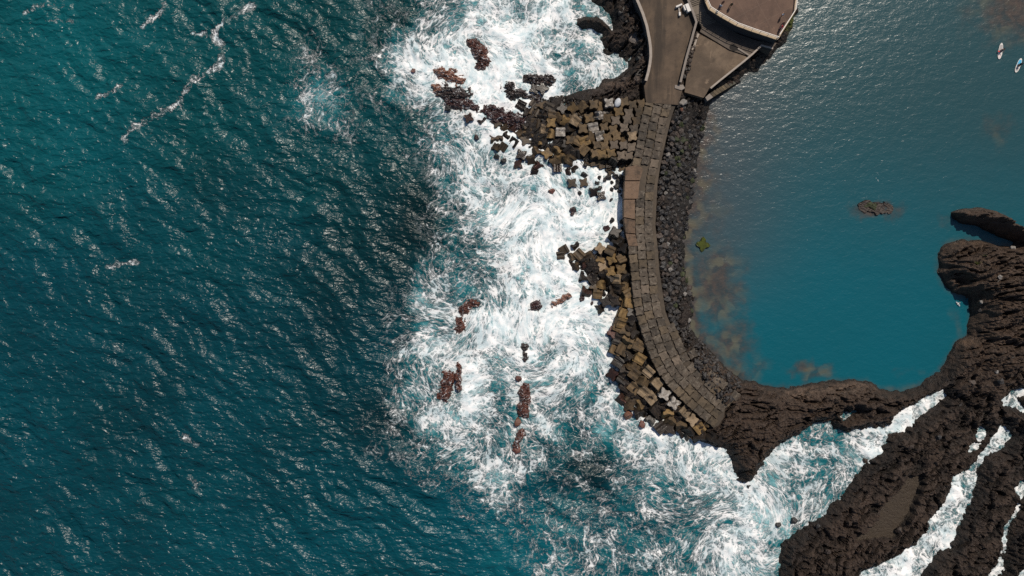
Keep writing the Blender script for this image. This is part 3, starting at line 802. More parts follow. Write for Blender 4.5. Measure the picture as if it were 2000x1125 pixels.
def nth(i):
    """1 -> first"""
    if i < 20: return ONES[i - 1]
    t, u = divmod(i, 10)
    return TENS[t] + ('ieth' if u == 0 else 'y-' + ONES[u - 1])


# ================================================================== PIER
def extrude_poly(pts, z0, z1, ptop=None):
    """prism from world points (x, y); ptop optional (x, y, z) tops"""
    bm = bmesh.new()
    top = [bm.verts.new((x, y, z1) if ptop is None else ptop[i]) for i, (x, y) in enumerate(pts)]
    bot = [bm.verts.new((x, y, z0)) for x, y in pts]
    n = len(pts)
    ft = bm.faces.new(top); bm.faces.new(bot[::-1])
    for i in range(n):
        bm.faces.new((bot[i], bot[(i + 1) % n], top[(i + 1) % n], top[i]))
    bmesh.ops.triangulate(bm, faces=[ft])
    return bm


def prism_obj(name, pix, z, z0, mat, parent=None):
    w = [(P(x, y, z).x, P(x, y, z).y) for x, y in pix]
    return bm_obj(name, extrude_poly(w, z0, z), mat, parent)


DECK = 3.2
pier = prism_obj('pier', PIERPOLY, DECK - 0.30, -1.5, MAT_FILL)
tag(pier, 'curved concrete breakwater pier between foaming sea and calm lagoon', 'pier')

# arc-length samples of the centre line
cl = np.array(CENTRE, float)
seg = np.hypot(*np.diff(cl, axis=0).T); acc = np.concatenate([[0], np.cumsum(seg)])


def along(s):
    i = int(np.clip(np.searchsorted(acc, s) - 1, 0, len(seg) - 1))
    t = (s - acc[i]) / seg[i]
    p = cl[i] * (1 - t) + cl[i + 1] * t
    i0, i1 = max(i - 1, 0), min(i + 2, len(cl) - 1)
    d = cl[i1] - cl[i0]; d /= np.hypot(*d)
    return p, d


placed_deck = []
row = 0; s = 6.0
COLN = {-1: 'seaward', 0: 'middle', 1: 'lagoon-side', 2: 'fourth', 3: 'fifth', 4: 'sixth'}
while s < acc[-1] - 2:
    row += 1
    p, d = along(s)
    nrm = np.array([-d[1], d[0]]) * -1.0            # towards the lagoon (right of travel south)
    if nrm[0] < 0 and d[1] > 0.9: nrm = -nrm
    extra = 0
    if s > 462: extra = 1
    if s > 520: extra = 2
    for c in range(-1, 2 + extra):
        q = p + nrm * c * 17.0 + d * (c * 5.0 % 17 - 8) * .5 + np.array([random.uniform(-.5, .5), random.uniform(-.5, .5)])
        if c > 1: q = q + np.array([random.uniform(-1, 1), random.uniform(-1, 1)])
        if 322 < q[1] < 478 and c == -1: continue
        if 322 < q[1] < 372 and c == 0: continue
        if q[1] < 262 and c == -1 and q[1] < 215: pass
        if c >= 2 and random.random() < (0.12 if c == 2 else 0.4): continue
        zt = DECK + random.uniform(-0.03, 0.04) - (0.03 * (c - 1) if c > 1 else 0)
        w = P(q[0], q[1], zt)
        o = link('paving_block', random.choice(PAVERS))
        big = 1.0 if not (372 <= q[1] < 478) else 1.04
        ang = math.atan2(-d[1], d[0]) + random.choice((0, 1, 2, 3)) * math.pi / 2 + random.uniform(-.035, .035)
        o.location = (w.x, w.y, zt - 0.8)
        o.rotation_euler = (random.uniform(-.015, .015), random.uniform(-.015, .015), ang)
        o.scale = (big, big, 1)
        bn = random.random()
        set_mat(o, M['deckbrown'] if bn < (0.45 if c == -1 else 0.16) else M['deck'] if bn < .93 else M['grey'])
        tone = 'brown' if o.material_slots[0].material.name == 'paving_brown' else 'grey'
        tag(o, f'{tone} paving block, {COLN[c]} column of the pier deck, {nth(row)} row from the road', 'paving block', 'notched concrete blocks paving the pier')
        placed_deck.append(q)
    s += 16.9

# smooth brown capping slabs on the seaward edge
for i, (pix, nm) in enumerate([([(1222, 327), (1246, 322), (1256, 330), (1250, 352), (1221, 352)], 'northernmost, beside the tumbled blocks'), ([(1220.5, 354), (1249.5, 354), (1246, 388), (1219, 388)], 'second from the road'),
                               ([(1219, 390), (1240, 390), (1240, 428), (1219, 424)], 'third from the road'), ([(1219, 426), (1240, 430), (1241, 456), (1222, 454)], 'fourth from the road, stained orange'),
                               ([(1222, 456), (1241, 458), (1246, 480), (1228, 480)], 'southernmost, with yellowish edges')]):
    o = prism_obj('capping_slab', pix, DECK + 0.05 + 0.01 * (i % 2), 1.2, M['slab'])
    tag(o, f'smooth brown concrete slab on the seaward pier edge, {nm}', 'slab', 'smooth capping slabs on the pier edge')

# ================================================================== ARMOUR BLOCKS
def c3(x, y): return (960 + x / 4.536, 170 + y / 4.536)
def c4(x, y): return (1050 + x / 4.536, 400 + y / 4.536)
def c5(x, y): return (1150 + x / 4.536, 600 + y / 4.536)

# crop x, crop y, pose (U upright, S on its side, T tumbled), colour, height of the top (None: from the heap), size
N = [(1180,130,'U','brown'),(1255,155,'U','brown'),(1335,145,'U','brown'),(1130,215,'U','ochre'),(1215,225,'U','grey'),(1310,215,'U','brown'),(1100,295,'U','grey'),(1205,290,'U','grey'),(1290,295,'U','brown'),
     (1000,350,'U','brown'),(1080,375,'U','brown'),(1175,355,'U','grey'),(1265,370,'U','grey'),(1030,440,'U','brown'),(1110,435,'U','brown'),(1250,435,'U','tan'),(965,425,'S','pale'),
     (935,515,'U','brown'),(1005,515,'U','brown'),(1085,510,'U','grey'),(1170,515,'U','grey'),(1240,530,'U','grey'),(915,585,'U','brown'),(985,590,'U','ochre'),(1060,580,'U','ochre'),(1150,605,'U','grey'),(1220,605,'U','grey'),
     (380,145,'S','grey'),(440,165,'T','brown'),(515,175,'S','grey'),(625,190,'U','dark'),(720,175,'T','ochre'),(820,165,'T','brown'),(905,155,'U','brown'),(1045,140,'U','pale'),
     (265,155,'S','dark'),(305,215,'T','dark'),(375,220,'S','brown'),(455,255,'T','dark'),(540,245,'S','brown'),(610,260,'T','brown'),(655,285,'T','ochre'),(735,290,'S','tan'),(865,275,'U','ochre'),(965,245,'T','pale'),(1040,270,'T','brown'),
     (390,315,'S','brown'),(530,310,'U','ochre'),(455,375,'S','tan'),(610,395,'S','pale'),(530,415,'T','ochre'),(680,360,'T','dark'),(810,365,'U','brown'),(905,355,'S','pale'),(880,430,'T','brown'),(700,470,'U','brown'),(765,480,'S','brown'),(835,475,'S','ochre'),
     (300,470,'U','tan'),(265,420,'T','brown'),(355,400,'T','brown'),(300,345,'T','brown'),(430,480,'T','ochre'),(490,590,'U','ochre'),(590,560,'T','ochre'),(400,560,'T','brown'),(350,630,'T','brown'),(265,600,'U','dark'),
     (190,360,'T','red'),(50,330,'T','brown'),(105,355,'T','brown'),(130,430,'T','dark'),(195,480,'S','dark'),(75,450,'T','tan'),(20,460,'T','tan'),(105,525,'S','brown'),(45,530,'T','brown'),(560,645,'T','brown'),(625,620,'T','ochre'),
     (700,550,'S','dark'),(690,630,'T','brown'),(820,550,'S','brown'),(650,520,'T','dark'),(750,570,'T','dark'),(850,695,'S','brown'),(980,680,'S','ochre'),(1040,750,'T','brown'),(1160,710,'U','ochre'),(1060,720,'T','dark'),(1095,640,'T','dark'),
     (240,690,'T','red'),(410,690,'T','red'),(380,745,'T','dark'),(580,715,'S','red'),(680,745,'T','red'),(740,720,'T','dark'),(715,850,'U','brown'),(820,845,'U','brown'),(905,920,'T','dark'),(970,965,'U','dark'),
     (-200,270,'U','red'),(-95,290,'S','dark'),(380,15,'U','dark'),(450,12,'U','dark')]
S1 = [(205,440,'S','brown'),(235,395,'S','brown'),(330,360,'T','dark'),(305,470,'T','brown'),(375,440,'S','brown'),(455,455,'S','brown'),(555,385,'U','tan'),(500,500,'T','dark'),(560,500,'T','ochre'),(575,545,'U','tan'),(650,405,'S','brown'),
      (670,480,'T','ochre'),(745,490,'S','brown'),(345,540,'T','brown'),(430,545,'T','red'),(410,640,'S','dark'),(490,650,'S','dark'),(590,600,'T','dark'),(660,595,'T','ochre'),(745,570,'U','ochre'),(715,650,'T','tan'),(650,660,'T','dark'),
      (790,640,'T','dark'),(500,730,'T','brown'),(565,710,'T','ochre'),(530,795,'S','ochre'),(605,860,'U','dark'),(430,780,'T','red'),(550,920,'T','dark'),(770,720,'T','brown'),(800,780,'S','brown'),(665,810,'T','dark'),(700,860,'T','dark'),
      (805,872,'S','ochre'),(765,960,'S','ochre'),(740,1042,'S','ochre'),(830,960,'T','dark'),(690,255,'T','dark'),(655,270,'T','red'),(780,380,'T','dark'),(730,330,'T','dark'),(730,740,'T','dark'),(850,1040,'T','dark')]
S2 = [(260,180,'S','brown'),(220,235,'T','red'),(265,280,'S','dark'),(330,225,'T','brown'),(360,292,'S','brown'),(395,340,'U','ochre'),(445,345,'S','brown'),(235,375,'S','brown'),(300,378,'S','brown'),(270,490,'S','dark'),(450,455,'S','ochre'),
      (230,600,'T','red'),(315,570,'T','dark'),(295,640,'S','dark'),(410,590,'S','brown'),(400,525,'T','brown'),(545,570,'S','tan'),(485,670,'T','brown'),(325,700,'S','dark'),(415,715,'S','brown'),(490,745,'S','tan'),(605,680,'S','tan'),(675,770,'U','pale'),
      (550,815,'S','tan'),(385,810,'S','brown'),(365,880,'T','brown'),(455,870,'T','ochre'),(300,820,'T','red'),(590,920,'S','dark'),(755,850,'U','pale'),(700,940,'T','ochre'),(730,1010,'T','brown'),(850,935,'S','tan'),(830,1050,'T','brown'),
      (920,1000,'U','tan'),(990,1070,'S','ochre'),(1050,1020,'T','brown'),(640,1070,'S','dark'),(450,940,'T','dark'),(380,180,'T','dark'),(410,245,'T','dark'),(350,440,'T','dark'),(400,95,'T','dark'),(730,1090,'T','dark'),(560,1000,'T','dark'),(900,1090,'T','dark'),(1000,1140,'T','dark'),(1100,1150,'T','dark'),(1180,1180,'T','dark')]

armour = []     # (px, py, pose, colour, heap)
for l, fn, hp in ((N, c3, 'n'), (S1, c4, 's'), (S2, c5, 's')):
    for x, y, po, co in l:
        a, b = fn(x, y); armour.append((a, b, po, co, hp, False))
# dark blocks deeper in the heaps
NPOLY = [(1035, 205), (1060, 195), (1180, 195), (1240, 205), (1236, 325), (1180, 330), (1110, 318), (1050, 300), (1015, 270), (1020, 235)]
SPOLY = [(1118, 500), (1165, 492), (1225, 472), (1230, 560), (1240, 620), (1255, 680), (1300, 755), (1370, 825), (1392, 862), (1340, 850), (1270, 822), (1222, 780), (1216, 700), (1212, 640), (1224, 610), (1180, 575), (1150, 545)]
pts = [(a[0], a[1]) for a in armour]
for poly, hp, cnt in ((NPOLY, 'n', 48), (SPOLY, 's', 44)):
    xs = [p[0] for p in poly]; ys = [p[1] for p in poly]; made = 0
    for t in range(4000):
        if made >= cnt: break
        x, y = random.uniform(min(xs), max(xs)), random.uniform(min(ys), max(ys))
        if not in_poly(poly, x, y) or min(math.hypot(x - a, y - b) for a, b in pts) < 10.5: continue
        pts.append((x, y)); made += 1
        armour.append((x, y, random.choice('TTS'), random.choice(('dark', 'dark', 'brown')), hp, True))


def heap_top(x, y, hp):
    if hp == 'n':
        t = sstep(1000, 1250, np.float64(x)) * (1 - 0.55 * sstep(285, 345, np.float64(y)))
        return 0.75 + 2.1 * float(t)
    dmin = min(math.hypot(x - a, y - b) for a, b in PIERPOLY)
    return 2.7 - 1.7 * float(sstep(8, 85, np.float64(dmin)))


CNAME = dict(grey='grey', brown='brown', ochre='ochre', tan='tan', pale='white-stained', dark='dark wet', red='reddish wet', green='green')
PNAME = dict(U='upright', S='side-lying', T='tilted')
ZN = [('beside the lava ridge', lambda x, y: y < 207), ('against the pier paving', lambda x, y: x > 1200 and y < 300), ('in the surf', lambda x, y: y > 318 or x < 1008), ('by the waterline', lambda x, y: x < 1045 or y > 296), ('mid-heap', lambda x, y: True)]
ZS = [('out in the surf', lambda x, y: x < 1120 or (y < 480 and x < 1200)), ('on the surf spur', lambda x, y: x < 1190), ('near the capping slabs', lambda x, y: y < 560), ('beside the pier bend', lambda x, y: y < 660),
      ('south of the bend', lambda x, y: y < 740), ('at the lava end', lambda x, y: True)]
named = {}
for a in armour:
    for zn, fn in (ZN if a[4] == 'n' else ZS):
        if fn(a[0], a[1]):
            named.setdefault((CNAME[a[3]], PNAME[a[2]], zn, a[4], a[5]), []).append(a); break
for (cn, pn, zn, hp, low), items in named.items():
    items.sort(key=lambda a: (a[1], a[0]))
    for i, (x, y, po, co, _, _) in enumerate(items):
        surf = (zn.endswith('surf') and not low)
        zt = heap_top(x, y, hp)
        if surf: zt = random.uniform(0.55, 0.9)
        if low: zt -= random.uniform(0.9, 1.3)
        o = link('armour_block', random.choice(BLOCKS))
        sc = random.uniform(0.96, 1.12) * (0.86 if surf else 1.0) * (1.12 if hp == 's' and not surf and y > 620 else 1.0)
        if hp == 'n' and x > 1160 and y < 310: sc *= 0.93
        o.scale = (sc, sc, sc * random.uniform(0.95, 1.08))
        base = math.radians(8) if hp == 'n' and x > 1150 else random.uniform(0, 6.28)
        if hp == 's' and y > 590: base = math.radians(-15 - (y - 590) * 0.14) + random.choice((0, math.pi / 2)) * (po == 'S')
        if po == 'U': rot = Euler((random.gauss(0, .05), random.gauss(0, .05), base + random.gauss(0, .06 if hp == 'n' else .2)))
        elif po == 'S':
            rot = (Matrix.Rotation(base + random.gauss(0, .12), 3, 'Z') @ Matrix.Rotation(random.gauss(0, .16), 3, 'X') @ Matrix.Rotation(math.pi / 2 + random.gauss(0, .16), 3, 'Y')).to_euler()
        else:
            rot = (Matrix.Rotation(random.uniform(0, 6.28), 3, 'Z') @ Matrix.Rotation(random.uniform(.3, .85), 3, 'X') @ Matrix.Rotation(random.uniform(-.3, .3), 3, 'Y')).to_euler()
        w = P(x, y, zt)
        o.location = (w.x, w.y, zt - (0.95 if po != 'T' else 1.05) * sc)
        o.rotation_euler = rot
        set_mat(o, M[co])
        heap = 'north heap' if hp == 'n' else 'south heap'
        pos = '' if len(items) == 1 else f', {nth(i + 1)} from the top'
        tag(o, f'{cn} {pn} block {"deep " if low else ""}{zn}, {heap}{pos}', 'concrete block', 'tumbled armour blocks, ' + heap)

# the algae-covered block alone in the lagoon
o = link('armour_block', block_mesh('armour_block', 77, notch=0.24, half=1.12)); set_mat(o, M['green'])
w = P(1374, 476, 0.5); o.location = (w.x, w.y, -0.42); o.rotation_euler = (0.14, -0.22, math.radians(38))
tag(o, 'green algae-covered block standing alone in the lagoon shallows', 'concrete block')

# ================================================================== BOULDERS
REVET = [(1322, 205), (1340, 196), (1380, 205), (1379, 225), (1372, 258), (1363, 300), (1357, 340), (1350, 385), (1343, 432), (1334, 482), (1331, 512), (1340, 545), (1354, 578), (1350, 612), (1346, 640), (1334, 652), (1316, 640),
         (1304, 606), (1298, 566), (1292, 526), (1288, 486), (1284, 440), (1286, 400), (1288, 362), (1295, 318), (1303, 285), (1311, 250)]
NWB = [(1208, -14), (1238, -14), (1250, 28), (1259, 56), (1265, 84), (1266, 112), (1262, 138), (1256, 160), (1244, 160), (1248, 120), (1250, 95), (1246, 66), (1228, 48), (1214, 32)]
RWALL = [(1352, 72), (1364, 64), (1356, 100), (1348, 130), (1340, 150), (1335, 150), (1344, 108)]


def dart(poly, dmin, cnt, tries=30000, taken=None):
    xs = [p[0] for p in poly]; ys = [p[1] for p in poly]; out = []
    for t in range(tries):
        if len(out) >= cnt: break
        x, y = random.uniform(min(xs), max(xs)), random.uniform(min(ys), max(ys))
        if not in_poly(poly, x, y): continue
        dm = dmin * random.uniform(0.85, 1.5)
        if any(abs(x - a) < dm and math.hypot(x - a, y - b) < dm for a, b, _ in out): continue
        out.append((x, y, dm))
    return out


def rev_top(x, y):
    """slope from the deck down to the lagoon"""
    xs = np.interp(y, [196, 260, 320, 400, 480, 540, 600, 650], [1320, 1308, 1295, 1286, 1287, 1293, 1302, 1318])
    xe = np.interp(y, [196, 260, 320, 400, 480, 512, 545, 578, 650], [1385, 1372, 1360, 1347, 1334, 1331, 1340, 1354, 1348])
    t = np.clip((x - xs) / (xe - xs), 0, 1)
    return 2.75 - 2.35 * t


SEG_R = [(240, 'by the road end'), (290, 'north of the smooth pier slabs'), (340, 'level with the tumbled blocks'), (390, 'beside the smooth pier slabs'), (440, 'beside the straight pier'), (490, 'level with the green block'),
         (540, 'south of the green block'), (590, 'above the sunken rubble'), (9999, 'at the lava end')]
bl = []
for x, y, dm in dart(REVET, 7.0, 275):
    seg_ = next(n_ for lim, n_ in SEG_R if y < lim)
    e = rev_top(x, y)
    k = random.random()
    col = 'black' if k < .42 else 'grey' if k < .74 else 'brown' if k < .93 else 'pale' if k < .955 else 'mossy'
    if e < 0.7 and random.random() < .35: col = 'mossy'
    if e < 0.8 and col in ('grey', 'pale') and random.random() < .6: col = 'black'
    bl.append((x, y, dm * 0.082, e, col, seg_, 'lagoon revetment of boulders', 'boulder'))
for x, y, dm in dart(NWB, 8.5, 60):
    bl.append((x, y, dm * 0.085, 2.3, random.choice(('black', 'black', 'black', 'grey')), 'under the road wall', 'boulders under the road wall', 'boulder'))
for x, y, dm in dart(RWALL, 6, 20):
    bl.append((x, y, dm * 0.075, 3.1, random.choice(('brown', 'grey', 'brown')), 'in the gap between road wall and platform', 'stones beside the platform', 'boulder'))
CB = dict(black='black', grey='grey', brown='brown', pale='pale', mossy='mossy green')
grp = {}
for b in bl:
    grp.setdefault((b[4], 'large' if b[2] > 0.68 else 'small', b[5], b[6]), []).append(b)
for (co, sz, seg_, g), items in grp.items():
    items.sort(key=lambda b: (b[1], b[0]))
    for i, (x, y, r, zt, _, _, _, _) in enumerate(items):
        o = link('boulder', random.choice(ROCKS)); set_mat(o, ST[co])
        w = P(x, y, zt)
        o.scale = (r * random.uniform(.85, 1.2), r * random.uniform(.85, 1.15), r * random.uniform(.7, .95))
        o.location = (w.x, w.y, zt - r * 0.6)
        o.rotation_euler = (random.uniform(-.5, .5), random.uniform(-.5, .5), random.uniform(0, 6.28))
        pos = '' if len(items) == 1 else f', {nth(i + 1)} from the top'
        where = ''
        tag(o, f'{sz} {CB[co]} {"slope " if "revetment" in g else ""}boulder {where}{seg_}{pos}', 'boulder', g)


def rubble(name, spots, mat, label):
    """fine rubble too small to count, as one mesh"""
    bm = bmesh.new()
    src = [rock_mesh('tmp', 300 + i, 10, 0) for i in range(4)]
    for x, y, zt, r in spots:
        w = P(x, y, zt)
        mt = Matrix.Translation((w.x, w.y, zt - r * .4)) @ Euler((random.uniform(0, 6), random.uniform(0, 6), random.uniform(0, 6))).to_matrix().to_4x4() @ Matrix.Diagonal((r, r * random.uniform(.7, 1.1), r * .8, 1))
        k = len(bm.verts)
        bm.from_mesh(random.choice(src))
        bm.verts.ensure_lookup_table()
        bmesh.ops.transform(bm, matrix=mt, verts=bm.verts[k:])
    for m_ in src: bpy.data.meshes.remove(m_)
    o = bm_obj(name, bm, mat)
    tag(o, label, 'rubble', kind='stuff')
    return o


sp = [(x, y, rev_top(x, y) - 0.45, random.uniform(.3, .55)) for x, y, _ in dart(REVET, 5.0, 520, 20000)]
LAVAEDGE = [(1314, 640), (1346, 640), (1364, 662), (1388, 690), (1411, 720), (1446, 745), (1440, 785), (1418, 790), (1398, 765), (1378, 742), (1358, 714), (1338, 684)]
for x, y, _ in dart(LAVAEDGE, 4.6, 330, 14000):
    w = P(x, y, 1.5); sp.append((x, y, TERR(w.x, w.y) + 0.3, random.choice((.25, .35, .45, .6, .75))))
sq = [(x, y, 0.55 + random.uniform(-.2, .2), random.uniform(.4, .7)) for poly in (NPOLY, SPOLY) for x, y, _ in dart(poly, 6.5, 260, 8000)]
rubble('rubble', sq, ST['black'], 'black broken rock filling the gaps deep between the armour blocks')  # black colour stands for the deep shade between the blocks
rubble('rubble', sp, ST['grey'], 'small dark rubble filling the gaps between the revetment boulders')

# single boulders lying on the lava, and stones in the surf beside the pier
LB = [(1767, 1043, .95, 'brown', 'rounded grey-brown boulder on the lava shelf below the sand pool'), (1737, 852, .7, 'brown', 'brown boulder beside the foaming gully mouth'), (1955, 745, .8, 'grey', 'grey boulder on the lava below the east cliff'),
      (1898, 747, .8, 'brown', 'brown boulder in the middle of the upper lava shelf'), (1830, 853, .6, 'black', 'black boulder on the shelf between the two foam gullies'), (1785, 875, .6, 'brown', 'small brown boulder above the sand pool'),
      (1876, 790, .6, 'grey', 'grey stone on the lava right of the foam tongue'), (1940, 725, .5, 'pale', 'small pale stone on the lava below the cliff'), (1985, 700, .6, 'grey', 'grey stone at the frame edge under the cliff'),
      (1953, 542, .55, 'pale', 'pale rounded stone on top of the east cliff'), (1979, 485, .6, 'pale', 'pale stone on the cliff beside the cove'), (1937, 591, .5, 'pale', 'pale flat stone on the southern cliff slope'), (1939, 606, .5, 'grey', 'grey stone just below the pale flat cliff stone'),
      (1620, 1080, .7, 'brown', 'brown boulder near the bottom of the lower shelf'), (1600, 1030, .6, 'black', 'black boulder on the lower shelf edge by the surf'), (1690, 900, .6, 'brown', 'brown boulder on the channel bank'),
      (1552, 1018, .75, 'black', 'black rock in the foam nearest the lower shelf'), (1521, 1026, .75, 'black', 'black rock in the foam, outer of two off the lower shelf'), (1463, 951, .6, 'black', 'small black rock off the tip of the lava headland'),
      (1173, 159 - 140, .1, 'black', ''), (1244, 155, .85, 'brown', 'squarish brown stone at the foot of the road wall'), (1220, 154, .7, 'brown', 'pinkish stone on the lava ledge by the road wall')]
for x, y, r, co, lb in LB:
    if not lb: continue
    w = P(x, y, 1.5); h = max(TERR(w.x, w.y), -0.1); w = P(x, y, h + r * .5); h = max(TERR(w.x, w.y), -0.1)
    o = link('boulder', random.choice(ROCKS)); set_mat(o, ST[co])
    o.location = (w.x, w.y, h + r * .25); o.scale = (r, r * random.uniform(.8, 1.1), r * .8); o.rotation_euler = (random.uniform(-.3, .3), random.uniform(-.3, .3), random.uniform(0, 6))
    tag(o, lb, 'boulder')
# white rounded stone and pale broken block by the lava ridge
bm = bmesh.new(); bmesh.ops.create_icosphere(bm, subdivisions=3, radius=1)
for v in bm.verts: v.co *= 1 + .05 * math.sin(v.co.x * 4) * math.sin(v.co.y * 3 + 1) + (.05 if v.co.x > 0 else 0)
o = bm_obj('boulder', bm, ST['white'], None, True); set_mat(o, ST['white']); w = P(1207, 200, 2.6)
o.location = (w.x, w.y, 2.3); o.scale = (.62, .95, .6); o.rotation_euler = (0, 0, math.radians(-22))
tag(o, 'smooth white oval stone among the brown blocks by the lava ridge', 'boulder')
o = link('boulder', ROCKS[2]); set_mat(o, ST['pale']); w = P(1336, 198, 3.0)
o.location = (w.x, w.y, 2.3); o.scale = (.85, .8, .7)
tag(o, 'large pale angular boulder at the top of the lagoon slope', 'boulder')
o = link('boulder', ROCKS[5]); set_mat(o, ST['rust']); w = P(1332, 213, 2.9)
o.location = (w.x, w.y, 2.45); o.scale = (.4, .45, .4)
tag(o, 'small orange stone at the top of the lagoon slope', 'boulder')

SURF = [(955, 805), (1000, 820), (935, 845), (1065, 845), (1120, 840), (1160, 840), (960, 900), (1060, 910), (1130, 925), (1165, 880), (535, 920), (780, 940), (730, 1080), (815, 775), (45, 615), (110, 650), (1110, 880), (1150, 800), (1175, 960), (1060, 1000), (1100, 790), (1030, 800)]
tmp = []
for i, (x, y) in enumerate(SURF):
    a, b = c3(x, y); tmp.append((a, b, 'red' if i in (10,) else 'black', random.uniform(.5, .85)))
for x, y in [(610, 210), (660, 140), (645, 305), (700, 285), (745, 205), (315, 45), (310, 80), (395, 835), (715, 245), (480, 870), (750, 150)]:
    a, b = c4(x, y); tmp.append((a, b, random.choice(('black', 'darkred')), random.uniform(.5, .8)))
a, b = c5(350, 960); tmp.append((a, b, 'rust', 1.1))
a, b = c5(470, 1040); tmp.append((a, b, 'red', .8))
tmp += [(930, 268, 'darkred', .6), (874, 212, 'black', .9), (807, 138, 'red', .5), (1013, 740, 'red', .7), (1011, 824, 'rust', .9), (1009, 878, 'red', .9)]
def surf_zone(x, y):
    if x < 960 and y < 300: return 'west of the north heap'
    if y < 400 and x < 1165: return 'in the foam below the north heap'
    if y < 400: return 'against the seaward pier wall'
    if y < 620: return 'in the foam around the southern spur'
    return 'in the southern breakers'
zg = {}
for t in tmp: zg.setdefault((surf_zone(t[0], t[1]), t[2]), []).append(t)
for (zn, co), its in zg.items():
    its.sort(key=lambda t: (t[1], t[0]))
    for i, (x, y, _, r) in enumerate(its):
        w = P(x, y, .4)
        o = link('surf_stone', random.choice(ROCKS)); set_mat(o, ST[co])
        o.location = (w.x, w.y, 0.32); o.scale = (r * random.uniform(.8, 1.2), r * random.uniform(.8, 1.1), r * .9); o.rotation_euler = (random.uniform(-.5, .5), random.uniform(-.5, .5), random.uniform(0, 6.28))
        pos = '' if len(its) == 1 else f', {nth(i + 1)} from the top'
        tag(o, f'{dict(black="black", red="red", darkred="dark red", rust="rusty brown")[co]} wet stone {zn}{pos}', 'stone', 'stones awash in the surf')

# ================================================================== SEA ROCKS (reefs in the surf)
def reef(label, line, width, top, mat, seed, mottle=0.5):
    """a ragged ridge of rock following a line of photo pixels"""
    z0 = 0.3
    L = np.array([[P(x, y, z0).x, P(x, y, z0).y] for x, y in line])
    x0, y0 = L.min(0) - width * 1.6 - .6; x1, y1 = L.max(0) + width * 1.6 + .6
    st = 0.14
    X, Y = np.meshgrid(np.arange(x0, x1, st), np.arange(y0, y1, st))
    A = X + fbm(X / 1.4, Y / 1.4, 3, seed) * 0.8; B = Y + fbm(X / 1.4, Y / 1.4, 3, seed + 5) * 0.8
    d = pdist(L, A, B)
    h = top * 0.75 * (1 - (d / width) ** 1.6) + fbm(X / 1.1, Y / 0.6, 4, seed + 9, 0.62, True) * 0.65 - 0.08 + fbm(X / 2.4, Y / 2.4, 2, seed + 13) * 0.7
    h = np.where(d > width * 1.35, -1.4, np.maximum(h, -1.4))
    ny, nx = X.shape
    idx = np.arange(nx * ny).reshape(ny, nx)
    keep = h > -1.3
    kf = keep[:-1, :-1] | keep[1:, 1:] | keep[:-1, 1:] | keep[1:, :-1]
    q = np.stack([idx[:-1, :-1], idx[:-1, 1:], idx[1:, 1:], idx[1:, :-1]], -1)[kf]
    used, inv = np.unique(q.reshape(-1), return_inverse=True)
    ox, oy = L.mean(0)
    co = np.stack([X.reshape(-1)[used] - ox, Y.reshape(-1)[used] - oy, h.reshape(-1)[used]], -1)
    me = bpy.data.meshes.new('sea_rock')
    me.from_pydata([tuple(c) for c in co], [], [tuple(t) for t in inv.reshape(-1, 4).tolist()])
    o = link('sea_rock', me, mat); o.location = (ox, oy, 0)
    tag(o, label, 'rock', 'rocks awash in the surf')
    return o


def reef_material(name, c0, c1, c2):
    n = NT(name)
    p = n.pos()
    c = n.mix(n.smooth(n.noise(p, 0.9, 6, 0.65), 0.3, 0.7), c0, c1)
    c = n.mix(n.smooth(n.noise(p, 2.0, 6, 0.7), 0.5, 0.7), c, c2)
    c = n.mix(n.smooth(n.noise(p, 1.5, 7, 0.7, 0.8), 0.54, 0.66, 0, 0.9), c, (0.62, 0.63, 0.64))     # froth running off
    b = n.bump(n.noise(p, 3.5, 7, 0.7), 0.9, 0.2)
    return n.bsdf(c, 0.4, b)


